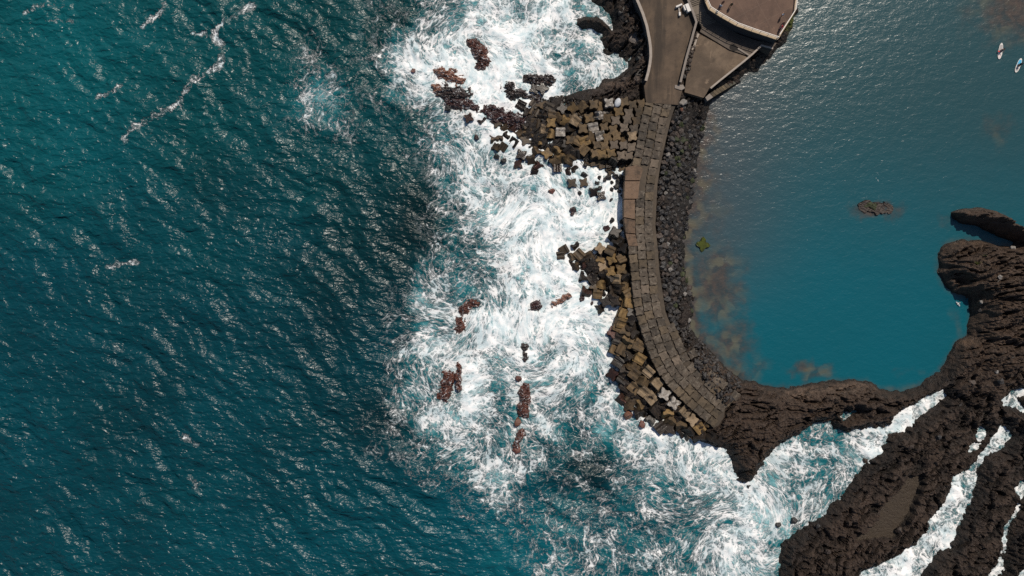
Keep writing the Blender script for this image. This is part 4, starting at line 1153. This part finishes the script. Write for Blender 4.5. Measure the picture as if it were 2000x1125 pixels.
RF = dict(red=reef_material('reef_red', (0.035, 0.012, 0.010), (0.13, 0.045, 0.028), (0.02, 0.010, 0.009)), dark=reef_material('reef_dark', (0.012, 0.010, 0.010), (0.04, 0.026, 0.022), (0.06, 0.03, 0.025)),
          wine=reef_material('reef_wine', (0.024, 0.010, 0.011), (0.065, 0.028, 0.026), (0.016, 0.010, 0.010)), rust=reef_material('reef_rust', (0.13, 0.055, 0.035), (0.27, 0.135, 0.09), (0.09, 0.036, 0.026)))
for lb, line, w_, top, mt, sd_ in [
    ('red-brown rock standing alone in the northern foam', [(928, 88), (936, 100), (940, 118)], 1.5, 1.0, 'red', 501),
    ('rust-coloured ribbed rock nearest the northern breaker', [(862, 140), (878, 150), (897, 158)], 1.3, .8, 'rust', 511),
    ('small rust rock at the tip of the long dark reef', [(848, 169), (858, 172)], .7, .7, 'rust', 521),
    ('long dark reef slanting through the northern foam', [(866, 174), (890, 182), (915, 184)], 1.3, .9, 'dark', 531),
    ('wine-red reef below the long dark one', [(876, 194), (900, 204), (925, 208)], 1.2, .8, 'wine', 541),
    ('dark wine reef pointing at the north block heap', [(950, 218), (975, 226), (1000, 232), (1024, 238)], 1.4, .9, 'wine', 551),
    ('black reef above two square blocks in the northern foam', [(1030, 152), (1052, 156), (1080, 160)], 1.1, .9, 'dark', 561),
    ('small dark pointed rock between the two dark reefs', [(985, 170), (995, 170)], 1.0, .8, 'dark', 571),
    ('dark reef joining the lava ridge above the north heap', [(998, 187), (1015, 185), (1035, 188), (1050, 194)], 1.0, .9, 'dark', 581),
    ('curved red ridge at the edge of the southern breakers', [(926, 594), (912, 600), (901, 616), (898, 632), (896, 646)], .8, .5, 'red', 591),
    ('thick red rock ridge in the southern breakers', [(877, 735), (873, 752), (868, 772)], 1.1, .9, 'red', 601),
    ('slim red rock ridge beside the thick one', [(895, 714), (895, 735), (896, 758)], .6, .9, 'red', 611),
    ('thin black fin of rock at the middle of the southern foam', [(1024, 676), (1022, 690), (1024, 704)], .65, .7, 'dark', 621),
    ('long red rock ridge standing in line below the black fin', [(1022, 760), (1024, 778), (1020, 795), (1024, 808)], .9, .9, 'red', 631),
    ('red ridge at the southern end of the line of rocks', [(1018, 846), (1012, 860), (1010, 872)], .75, .8, 'red', 641),
    ('small dark rock in foam west of the southern spur', [(1050, 592), (1040, 606)], .8, .6, 'wine', 651),
    ('brown slanting rock just off the southern spur', [(1080, 594), (1094, 586), (1108, 578)], .7, .7, 'rust', 661),
]:
    reef(lb, line, w_, top, RF[mt], sd_)
o = reef('low brown shoal with a green mossy crest in the lagoon', [(1690, 402), (1710, 406), (1735, 408)], .9, -.32, ST['brown'], 671)
del o['group']; o.scale.z = .4; o.location.z = .05
g = reef('x', [(1692, 397), (1708, 403)], .45, .55, ST['mossy'], 681)
for k in ('label', 'category', 'group'): del g[k]
g.name = 'mossy_crest'; g.parent = o; g.location = Vector(g.location) - Vector(o.location)

# ================================================================== ROAD, PLATFORM, STAIRS, TERRACE
def road_z(py): return 3.25 + 1.05 * max(min((195 - py) / 195.0, 1.35), 0)


rp = [P(x, y, road_z(y)) for x, y in ROADPOLY]
road = bm_obj('road', extrude_poly([(v.x, v.y) for v in rp], 0.4, 0, [tuple(v) for v in rp]), MAT_ROAD)
tag(road, 'brown concrete access road running down to the pier', 'road', kind='structure')


def sweep_wall(name, line, thick, h0, h1, mat, parent=None, zf=road_z, jag=0.0):
    """wall following photo pixels; heights h0..h1 above zf(py)"""
    pts = [(P(x, y, zf(y)), zf(y)) for x, y in line]
    bm = bmesh.new(); rows = []
    for i, (p, z) in enumerate(pts):
        a = pts[max(i - 1, 0)][0]; b = pts[min(i + 1, len(pts) - 1)][0]
        d = (b - a); d.z = 0; d.normalize(); nr = Vector((-d.y, d.x, 0)) * thick / 2
        j = random.uniform(-jag, jag)
        rows.append([bm.verts.new(p + nr + Vector((0, 0, h0))), bm.verts.new(p - nr + Vector((0, 0, h0))), bm.verts.new(p - nr + Vector((0, 0, h1 + j))), bm.verts.new(p + nr + Vector((0, 0, h1 + j)))])
    for r0, r1 in zip(rows[:-1], rows[1:]):
        for k in range(4):
            bm.faces.new((r0[k], r0[(k + 1) % 4], r1[(k + 1) % 4], r1[k]))
    bm.faces.new(rows[0][::-1]); bm.faces.new(rows[-1])
    return bm_obj(name, bm, mat, parent)


def dense(line, step=9):
    out = []
    for (x0, y0), (x1, y1) in zip(line[:-1], line[1:]):
        n = max(1, int(math.hypot(x1 - x0, y1 - y0) / step))
        for i in range(n): out.append((x0 + (x1 - x0) * i / n, y0 + (y1 - y0) * i / n))
    return out + [line[-1]]


WL = [(1232, -40), (1240, -4), (1247, 12), (1254, 29), (1262, 54), (1267, 80), (1269, 96), (1269.5, 112), (1268, 126), (1265, 142), (1260, 160)]
t = empty('road_wall'); t['kind'] = 'thing'; tag(t, 'low curved parapet wall with worn white cap on the sea side of the road', 'wall')
sweep_wall('wall', dense(WL), 0.42, -2.2, 0.72, MAT_WALL, t); sweep_wall('cap', dense(WL, 4), 0.50, 0.72, 0.84, MAT_CAP, t, jag=0.02)
WR = [(1322, -40), (1340, -2), (1349.5, 22), (1358, 46), (1349.5, 77), (1339.5, 112), (1327, 163)]
t = empty('road_wall'); t['kind'] = 'thing'; tag(t, 'straight grey parapet wall with one bend between the road and the lower platform', 'wall')
sweep_wall('wall', dense(WR), 0.34, -1.4, 0.80, MAT_WALL, t); sweep_wall('cap', dense(WR), 0.42, 0.80, 0.90, MAT_CAP2, t)
o = prism_obj('broken_slab', [(1318, 166), (1326, 166), (1334, 165), (1338, 172), (1331, 176), (1324, 174), (1318, 172)], road_z(168) + .14, 2.6, MAT_CAP2); tag(o, 'broken pale concrete slab at the end of the straight road wall', 'slab')

# platform
PZ = 2.9
q = empty('quay_platform'); tag(q, 'weathered brown concrete platform on the lagoon below the road', 'platform')
prism_obj('floor', [(1366, 66), (1424, 98), (1466, 112), (1384, 177), (1374, 191), (1337, 180), (1341, 150), (1348, 128), (1356, 100)], PZ, -1.5, MAT_PLAT, q)
MAT_LAND = road_material('landing_concrete', (0.075, 0.058, 0.045), (0.115, 0.09, 0.07), (0.045, 0.035, 0.028), False)
prism_obj('landing', [(1367, 62), (1373, 48), (1392, 40), (1405, 44), (1440, 66), (1480, 80), (1517, 84), (1505, 100), (1484, 94), (1467, 111), (1425, 97)], PZ + .22, -1.5, MAT_LAND, q)
sweep_wall('kerb', [(1440, 95.5), (1452, 103), (1464, 110)], 0.30, 0.0, 0.36, MAT_CAP2, q, zf=lambda y: PZ)
sweep_wall('kerb', [(1364, 66), (1360, 76), (1356, 90), (1352, 98)], 0.4, -0.3, 0.14, MAT_CAP, q, zf=lambda y: PZ)
bm = bmesh.new(); bmesh.ops.create_circle(bm, cap_ends=True, segments=20, radius=0.62)
for v in bm.verts: v.co.x *= 1.5; v.co *= random.uniform(.85, 1.15)
dr = bm_obj('drain_pit', bm, simple('recess_shade', (0.015, 0.012, 0.010), 0.95), q); dr.location = P(1433, 93, PZ + .23); dr.rotation_euler.z = -.35  # flat disc, its dark colour stands for shade inside the recess
MAT_SEAWALL = simple('seawall_face', (0.05, 0.045, 0.040), 0.8, 0.5, 0.9)
t = empty('seaward_wall'); t['kind'] = 'thing'; tag(t, 'pale-topped wall along the lagoon edge of the lower platform', 'wall')
SW = [(1385, 175), (1400, 162.5), (1425, 142.5), (1450, 122.5), (1466, 109), (1484, 92), (1506, 98)]
sweep_wall('wall', SW, 0.26, -2.9, 0.95, MAT_SEAWALL, t, zf=lambda y: PZ); sweep_wall('cap', SW, 0.34, 0.95, 1.05, MAT_CAP, t, zf=lambda y: PZ)

# stairs between the road wall and the terrace
t = empty('staircase'); tag(t, 'stone staircase dropping past the terrace wall to the lower platform', 'stairs')
def stair(L, D, run, n, z0, dz, base, mat, parent, name='step'):
    for i in range(n):
        z = z0 - dz * i
        a = (L[0] + run[0] * i, L[1] + run[1] * i); b = (a[0] + D[0], a[1] + D[1])
        c = (b[0] + run[0] * .94, b[1] + run[1] * .94); d = (a[0] + run[0] * .94, a[1] + run[1] * .94)
        prism_obj(name, [a, b, c, d], z, base, mat, parent)
stair((1342.5, -3), (32, -12), (1.75, 3.1), 5, 5.1, 0.16, 3.0, MAT_STEP, t)
prism_obj('landing', [(1350.8, 12), (1383, 0), (1389, 18), (1357.5, 30)], 4.3, 2.6, MAT_STEP, t)
stair((1357.6, 30.2), (30, -11), (1.65, 2.85), 8, 4.16, 0.14, 2.6, MAT_STEP, t)

# terrace
TZ = 5.9
RAILL = [(1384, -60), (1384, 0), (1390, 13), (1413, 28), (1441, 43.5), (1470, 54), (1500, 64), (1519, 71)]
RAILR = [(1519, 71), (1528, 57), (1541, 37), (1551, 21), (1553.5, 0), (1554, -60)]
OUT = [(1377, -60), (1377, 2), (1384.5, 18.5), (1409, 34), (1437.5, 50), (1467.5, 61), (1498, 71), (1517.5, 77.5)]
t = empty('terrace'); tag(t, 'raised reddish terrace on a dark stone retaining wall above the lagoon', 'terrace')
body = OUT + [(1521, 74), (1530, 59), (1543, 38), (1553, 22), (1556, 0), (1556, -60)]
prism_obj('retaining_wall', body, TZ - 0.22, -1.0, MAT_WALL, t)
def grow(pix, k):
    cx, cy = 1460, 20
    return [(cx + (x - cx) * k, cy + (y - cy) * k) for x, y in pix]
prism_obj('ledge', grow(body, 1.006), TZ, TZ - 0.22, MAT_LEDGE, t)
def joints(mat, scale, ang):
    nt = mat.node_tree; bs = next(x for x in nt.nodes if x.type == 'BSDF_PRINCIPLED'); src = bs.inputs['Base Color'].links[0].from_socket
    mp = nt.nodes.new('ShaderNodeMapping'); g = nt.nodes.new('ShaderNodeNewGeometry'); nt.links.new(g.outputs['Position'], mp.inputs[0]); mp.inputs['Rotation'].default_value = (0, 0, ang)
    br = nt.nodes.new('ShaderNodeTexBrick'); nt.links.new(mp.outputs[0], br.inputs[0]); br.inputs['Scale'].default_value = scale; br.inputs['Mortar Size'].default_value = .012; br.offset = 0
    br.inputs['Brick Width'].default_value = 1; br.inputs['Row Height'].default_value = 1
    mx = nt.nodes.new('ShaderNodeMix'); mx.data_type = 'RGBA'; ml = nt.nodes.new('ShaderNodeMath'); ml.operation = 'MULTIPLY'; ml.inputs[1].default_value = .2
    nt.links.new(br.outputs['Fac'], ml.inputs[0]); nt.links.new(ml.outputs[0], mx.inputs[0]); nt.links.new(src, mx.inputs[6]); mx.inputs[7].default_value = (.22, .16, .12, 1)
    nt.links.new(mx.outputs[2], bs.inputs['Base Color'])
joints(MAT_TERR, 0.32, math.radians(62))
prism_obj('floor', RAILL[:-1] + RAILR, TZ + .035, TZ, MAT_TERR, t)


def tube(name, pts, r, mat, parent=None, sides=6):
    bm = bmesh.new(); rings = []
    for i, p in enumerate(pts):
        a = pts[max(i - 1, 0)]; b = pts[min(i + 1, len(pts) - 1)]
        d = (b - a).normalized(); u = d.cross(Vector((0, 0, 1)))
        if u.length < .1: u = Vector((1, 0, 0))
        u.normalize(); v = d.cross(u)
        rings.append([bm.verts.new(p + (u * math.cos(2 * math.pi * k / sides) + v * math.sin(2 * math.pi * k / sides)) * r) for k in range(sides)])
    for r0, r1 in zip(rings[:-1], rings[1:]):
        for k in range(sides): bm.faces.new((r0[k], r0[(k + 1) % sides], r1[(k + 1) % sides], r1[k]))
    bm.faces.new(rings[0][::-1]); bm.faces.new(rings[-1])
    return bm_obj(name, bm, mat, parent)


OL = [((a[0] * .25 + b[0] * .75), (a[1] * .25 + b[1] * .75)) for a, b in zip(RAILL, OUT)]
for line, lb in ((OL, 'white tubular railing on the landward ledge of the terrace'), (RAILR, 'white tubular railing on the lagoon edge of the terrace')):
    rl = empty('railing'); tag(rl, lb, 'railing')
    base = [P(x, y, TZ) for x, y in line]
    tube('handrail', [p + Vector((0, 0, 1.0)) for p in base], 0.075, MAT_RAIL, rl)
    tube('mid_rail', [p + Vector((0, 0, 0.5)) for p in base], 0.035, MAT_RAIL, rl)
    for x, y in dense(line, 11):
        p = P(x, y, TZ)
        tube('post', [p, p + Vector((0, 0, 1.0))], 0.05, MAT_RAIL, rl)

# water stairs
t = empty('water_steps'); tag(t, 'mossy stone steps leading from the platform down into the lagoon', 'steps')
prism_obj('landing', [(1377.5, 190), (1386, 182.5), (1393, 189.5), (1381.5, 197)], 2.5, -1.5, MAT_CAP2, t)
for i in range(9):
    f0, f1 = i / 9, (i + 1) / 9 - .01
    z = 2.3 - i * .24
    A0, A1, B0, B1 = (1386.5, 182), (1431, 149), (1393.5, 189), (1444, 159)
    pt = lambda A, B, f: (A[0] + (B[0] - A[0]) * f, A[1] + (B[1] - A[1]) * f)
    prism_obj('step', [pt(A0, A1, f0), pt(A0, A1, f1), pt(B0, B1, f1), pt(B0, B1, f0)], z, -1.5, MAT_WSTEP if i < 6 else MAT_MOSS, t)

# white things on the road
def boxbm(bm, c, s, rz=0.0, bev=0.02):
    r = bmesh.ops.create_cube(bm, size=1)
    m_ = Matrix.Translation(c) @ Matrix.Rotation(rz, 4, 'Z') @ Matrix.Diagonal((*s, 1))
    bmesh.ops.transform(bm, matrix=m_, verts=r['verts'])
    bmesh.ops.bevel(bm, geom=list({e for v in r['verts'] for e in v.link_edges}), offset=bev, segments=1, affect='EDGES')


def box(name, c, s, mat, parent=None, rz=0.0):
    bm = bmesh.new(); boxbm(bm, c, s, rz); return bm_obj(name, bm, mat, parent)


rz = road_z(15)
t = empty('barrier', P(1325, 13, rz), math.radians(24)); tag(t, 'white T-shaped barrier frame lying open on the road', 'barrier')
box('beam', (0, 0, .32), (1.25, .30, .64), MAT_WHITE, t); box('foot', (-.45, -1.45, .22), (.36, .66, .44), MAT_WHITE, t, math.radians(-22))
tube('bar', [Vector((-.12, -.1, .3)), Vector((-.42, -1.2, .2))], .035, MAT_RAIL, t); tube('bar', [Vector((-.02, -.1, .3)), Vector((-.26, -1.2, .2))], .035, MAT_RAIL, t)
for (x, y, sx, sy, h, lb) in [(1336.5, 17.5, .5, .95, .7, 'white storage box nearest the middle of the road, beside the parapet'), (1341.5, 18.5, .62, 1.45, .9, 'larger white storage box against the parapet bend')]:
    t = empty('storage_box', P(x, y, road_z(y)), math.radians(22)); tag(t, lb, 'box')
    box('body', (0, 0, h / 2), (sx, sy, h), MAT_WHITE, t); box('lid', (0, 0, h + .04), (sx + .06, sy + .06, .08), MAT_WHITE, t)

# ================================================================== PEOPLE
def skin_mesh(name, joints, edges, radii, mat, parent, sub=1):
    me = bpy.data.meshes.new(name)
    me.from_pydata([tuple(j) for j in joints], edges, [])
    o = bpy.data.objects.new(name, me); COL.objects.link(o)
    m_ = o.modifiers.new('skin', 'SKIN')
    for v, r in zip(me.skin_vertices[0].data, radii):
        v.radius = (r, r); v.use_root = False
    me.skin_vertices[0].data[0].use_root = True
    m2 = o.modifiers.new('sub', 'SUBSURF'); m2.levels = sub; m2.render_levels = sub
    dg = bpy.context.evaluated_depsgraph_get(); dg.update()
    new = bpy.data.meshes.new_from_object(o.evaluated_get(dg))
    bpy.data.objects.remove(o); bpy.data.meshes.remove(me)
    new.name = name; new.materials.clear(); new.materials.append(mat)
    new.polygons.foreach_set('use_smooth', [True] * len(new.polygons))
    return link(name, new, None, parent)


SKIN = simple('skin', (0.42, 0.24, 0.16), 0.5, 0.08)
HAIR = simple('dark_hair', (0.018, 0.012, 0.010), 0.6, 0.2)
def cloth(name, c): return simple(name, c, 0.85, 0.12, 8)


def person(label, loc, rz, shirt, trousers, pose='stand', lean=0.0, arm=(0.25, -0.2), parent=None):
    o = empty('person', loc, rz); tag(o, label, 'person')
    J = []; E = []; R = []
    def j(x, y, z, r, par=None):
        J.append(Vector((x, y, z))); R.append(r)
        if par is not None: E.append((par, len(J) - 1))
        return len(J) - 1
    if pose == 'stand':
        pel = .93; legs = {s: [(s * .10, .02, .90, .088), (s * .11, .04 + s * .06, .50, .062), (s * .11, -.02 + s * .10, .09, .042), (s * .12, .12 + s * .10, .035, .036)] for s in (-1, 1)}
    else:
        pel = .50; legs = {s: [(s * .11, .03, .47, .090), (s * .14, .30, .10, .065), (s * .13, -.08, .07, .045), (s * .13, -.24, .05, .034)] for s in (-1, 1)}
    up = lambda h: (0, lean * (h), pel + h)
    a = j(*up(0), .125); b = j(*up(.20), .118, a); c = j(*up(.40), .135, b); d = j(*up(.53), .07, c)
    e = j(0, lean * .6 + .01, pel + .60, .058, d); f = j(0, lean * .68 + .015, pel + .69, .098, e); g = j(0, lean * .75, pel + .76, .075, f)
    nose = j(0, lean * .66 + .125, pel + .675, .014, f)
    arms = {}
    for s, av in ((-1, arm[0]), (1, arm[1])):
        sh = j(s * .18, lean * .46, pel + .47, .062, c)
        el = j(s * .24, lean * .3 + av * .5, pel + .22, .044, sh); wr = j(s * .22, lean * .3 + av + .14, pel + .04, .030, el)
        pm = j(s * .215, lean * .3 + av + .20, pel - .02, .034, wr)
        arms[s] = (sh, el, wr)
        for k, (fx, ln) in enumerate(((-.030, .075), (-.010, .088), (.010, .082), (.028, .065))):
            k1 = j(s * .215 + fx, lean * .3 + av + .23, pel - .055, .010, pm); j(s * .215 + fx, lean * .3 + av + .235, pel - .055 - ln * .6, .008, k1)
        th = j(s * .215 - s * .045, lean * .3 + av + .215, pel - .035, .010, pm); j(s * .215 - s * .055, lean * .3 + av + .235, pel - .075, .008, th)
    lj = {}
    for s in (-1, 1):
        prev = a; lj[s] = []
        for x, y, z, r in legs[s]:
            prev = j(x, y, z, r, prev); lj[s].append(prev)
    skin_mesh('body', J, E, R, SKIN, o)
    if shirt:
        ids = [b, c, d] + [q_ for s in (-1, 1) for q_ in arms[s][:2]]
        mp = {v: i for i, v in enumerate(ids)}
        P_ = [J[v].copy() for v in ids]; rr = [R[v] + .022 for v in ids]; P_[2].z -= .05; rr[2] = .06
        ee = [(mp[x], mp[y]) for x, y in E if x in mp and y in mp]
        for s in (-1, 1):
            i_ = mp[arms[s][1]]; P_[i_] = J[arms[s][0]].lerp(J[arms[s][1]], .75)
        k = len(P_); P_.append(J[a] + Vector((0, 0, .03))); rr.append(R[a] + .03); ee.append((k, mp[b]))
        skin_mesh('shirt', P_, ee, rr, shirt, o)
    if trousers:
        ids = [a] + [q_ for s in (-1, 1) for q_ in lj[s][:3]]
        mp = {v: i for i, v in enumerate(ids)}
        skin_mesh('trousers', [J[v] + Vector((0, 0, .02 if v in (lj[1][2], lj[-1][2]) else 0)) for v in ids], [(mp[x], mp[y]) for x, y in E if x in mp and y in mp], [R[v] + .02 for v in ids], trousers, o)
    bm = bmesh.new(); bmesh.ops.create_icosphere(bm, subdivisions=2, radius=.118)
    for v in list(bm.verts):
        if v.co.z < -.02 and v.co.y > -.02: bm.verts.remove(v)
    for v in bm.verts: v.co *= random.uniform(.97, 1.04)
    h = bm_obj('hair', bm, HAIR, o, True); h.location = (0, lean * .7 - .012, pel + .715)
    return o


def tp(px, py): return P(px, py, TZ + .036)


person('person in a pale blue shirt leaning at the landward terrace railing', tp(1404.5, 15), math.radians(150), cloth('pale_blue_cloth', (0.42, 0.50, 0.62)), cloth('blue_jeans', (0.03, 0.06, 0.16)), lean=.2)
person('person in dark clothes standing behind the pale blue shirt', tp(1409, 9), math.radians(190), cloth('dark_red_cloth', (0.06, 0.02, 0.018)), cloth('black_trousers', (0.012, 0.012, 0.014)))
person('person in olive clothes walking across the terrace near the frame top', tp(1425.5, 13), math.radians(-40), cloth('olive_cloth', (0.035, 0.036, 0.016)), cloth('dark_olive', (0.02, 0.02, 0.012)), arm=(.3, -.1))
person('person in white top and black trousers walking mid-terrace', tp(1525, 33), math.radians(20), cloth('white_cloth', (0.62, 0.62, 0.66)), cloth('black_cloth', (0.015, 0.014, 0.018)), arm=(-.2, .3))
person('person in a red top by the lagoon-side terrace railing', tp(1523, 57), math.radians(-60), cloth('red_cloth', (0.55, 0.02, 0.05)), cloth('pink_cloth', (0.55, 0.28, 0.32)), arm=(.35, .2), lean=.1)
person('person with bare arms standing behind the red top at the railing', tp(1526, 50), math.radians(-50), cloth('brown_cloth', (0.12, 0.06, 0.045)), cloth('grey_cloth', (0.10, 0.10, 0.11)))

# ================================================================== PADDLEBOARDS
def board(label, pa, pb, pad, tail):
    A, B = P(*pa, .1), P(*pb, .1)
    L = (B - A).length; c = (A + B) / 2; ang = math.atan2(B.y - A.y, B.x - A.x)
    o = empty('paddleboard', (c.x, c.y, 0.0), ang); tag(o, label, 'paddleboard')
    def outline(sc_l, sc_w, n=26, x0=-1.0, x1=1.0):
        up = []; 
        for i in range(n + 1):
            u = x0 + (x1 - x0) * i / n
            w = 0.40 * (1 - abs(u) ** 3.2) ** .62 * (1 + .06 * u)
            up.append((u * L / 2 * sc_l, w * sc_w))
        pts_ = up + [(x, -y) for x, y in reversed(up[1:-1])]
        out_ = []
        for p_ in pts_:
            if not out_ or math.hypot(p_[0] - out_[-1][0], p_[1] - out_[-1][1]) > 1e-3: out_.append(p_)
        return out_
    bm = extrude_poly(outline(1, 1), -.03, .09)
    bm_obj('hull', bm, MAT_WHITE, o)
    bm_obj('deck_pad', extrude_poly(outline(.98, .80, x0=-.78, x1=.10), .09, .10), pad, o)
    bm_obj('nose_pad', extrude_poly(outline(.98, .66, x0=.34, x1=.82), .09, .10), tail, o)
    return o, c, ang


PAD_PINK = simple('pad_pale_pink', (0.62, 0.50, 0.48), 0.8, .1); PAD_GREY = simple('pad_grey', (0.33, 0.31, 0.30), 0.8, .1)
PAD_BLUE = simple('pad_blue', (0.06, 0.36, 0.58), 0.8, .15)
board('white paddleboard with grey pads and a bare-backed paddler', (1957, 83.5), (1951.5, 115.5), PAD_GREY, PAD_PINK)
board('white paddleboard with a bright blue deck pad near the frame edge', (1995, 113.5), (1984, 141.5), PAD_BLUE, PAD_GREY)
person('bare-backed person kneeling on the paddleboard with grey pads', P(1954.3, 99, .10), math.radians(170), None, cloth('swim_shorts', (0.10, 0.12, 0.16)), 'kneel', arm=(.3, .15))
person('person in a black wetsuit kneeling on the blue-padded board', P(1989.5, 127, .10), math.radians(155), cloth('wetsuit', (0.008, 0.012, 0.02)), cloth('wetsuit_legs', (0.008, 0.012, 0.02)), 'kneel', arm=(.25, .3))
t = empty('paddle', P(1958, 104, .35), math.radians(60)); tag(t, 'paddle with a red blade held beside the grey-padded board', 'paddle')
tube('shaft', [Vector((0, -.9, .75)), Vector((0, .5, .05))], .02, MAT_WALL, t)
bm = bmesh.new(); boxbm(bm, (0, .72, -.05), (.22, .46, .03)); bm_obj('blade', bm, cloth('red_blade', (0.6, 0.03, 0.03)), t)
bm = bmesh.new(); boxbm(bm, (0, -.92, .76), (.12, .04, .04)); bm_obj('handle', bm, MAT_WALL, t)

# gull on the lagoon
t = empty('gull', P(1871, 593, 0.06), math.radians(40)); tag(t, 'white gull floating on the lagoon below the east cliff', 'bird')
bm = bmesh.new(); bmesh.ops.create_uvsphere(bm, u_segments=12, v_segments=8, radius=1)
for v in bm.verts:
    x, y, z = v.co; v.co = (x * .28, y * .13 * (1 - .35 * x), z * .12 + .04)
    if x > .75: v.co.z += .05
r_ = bmesh.ops.create_uvsphere(bm, u_segments=8, v_segments=6, radius=.075)
for v in r_['verts']: v.co += Vector((.30, 0, .20))
bm_obj('body', bm, MAT_WHITE, t, True)
for sy in (-1, 1):
    bm = bmesh.new(); vs = [bm.verts.new(p_) for p_ in ((.16, sy * .10, .13), (.02, sy * .42, .20), (-.14, sy * .62, .15), (-.16, sy * .30, .14), (-.14, sy * .08, .12))]
    f_ = bm.faces.new(vs); bmesh.ops.solidify(bm, geom=[f_], thickness=.02)
    bm_obj('wing', bm, simple('wing_grey', (0.5, 0.5, 0.52), .7), t)

for o in bpy.data.objects:
    if o.parent is None and o.get('category') and not o.get('kind'): o['kind'] = 'thing'
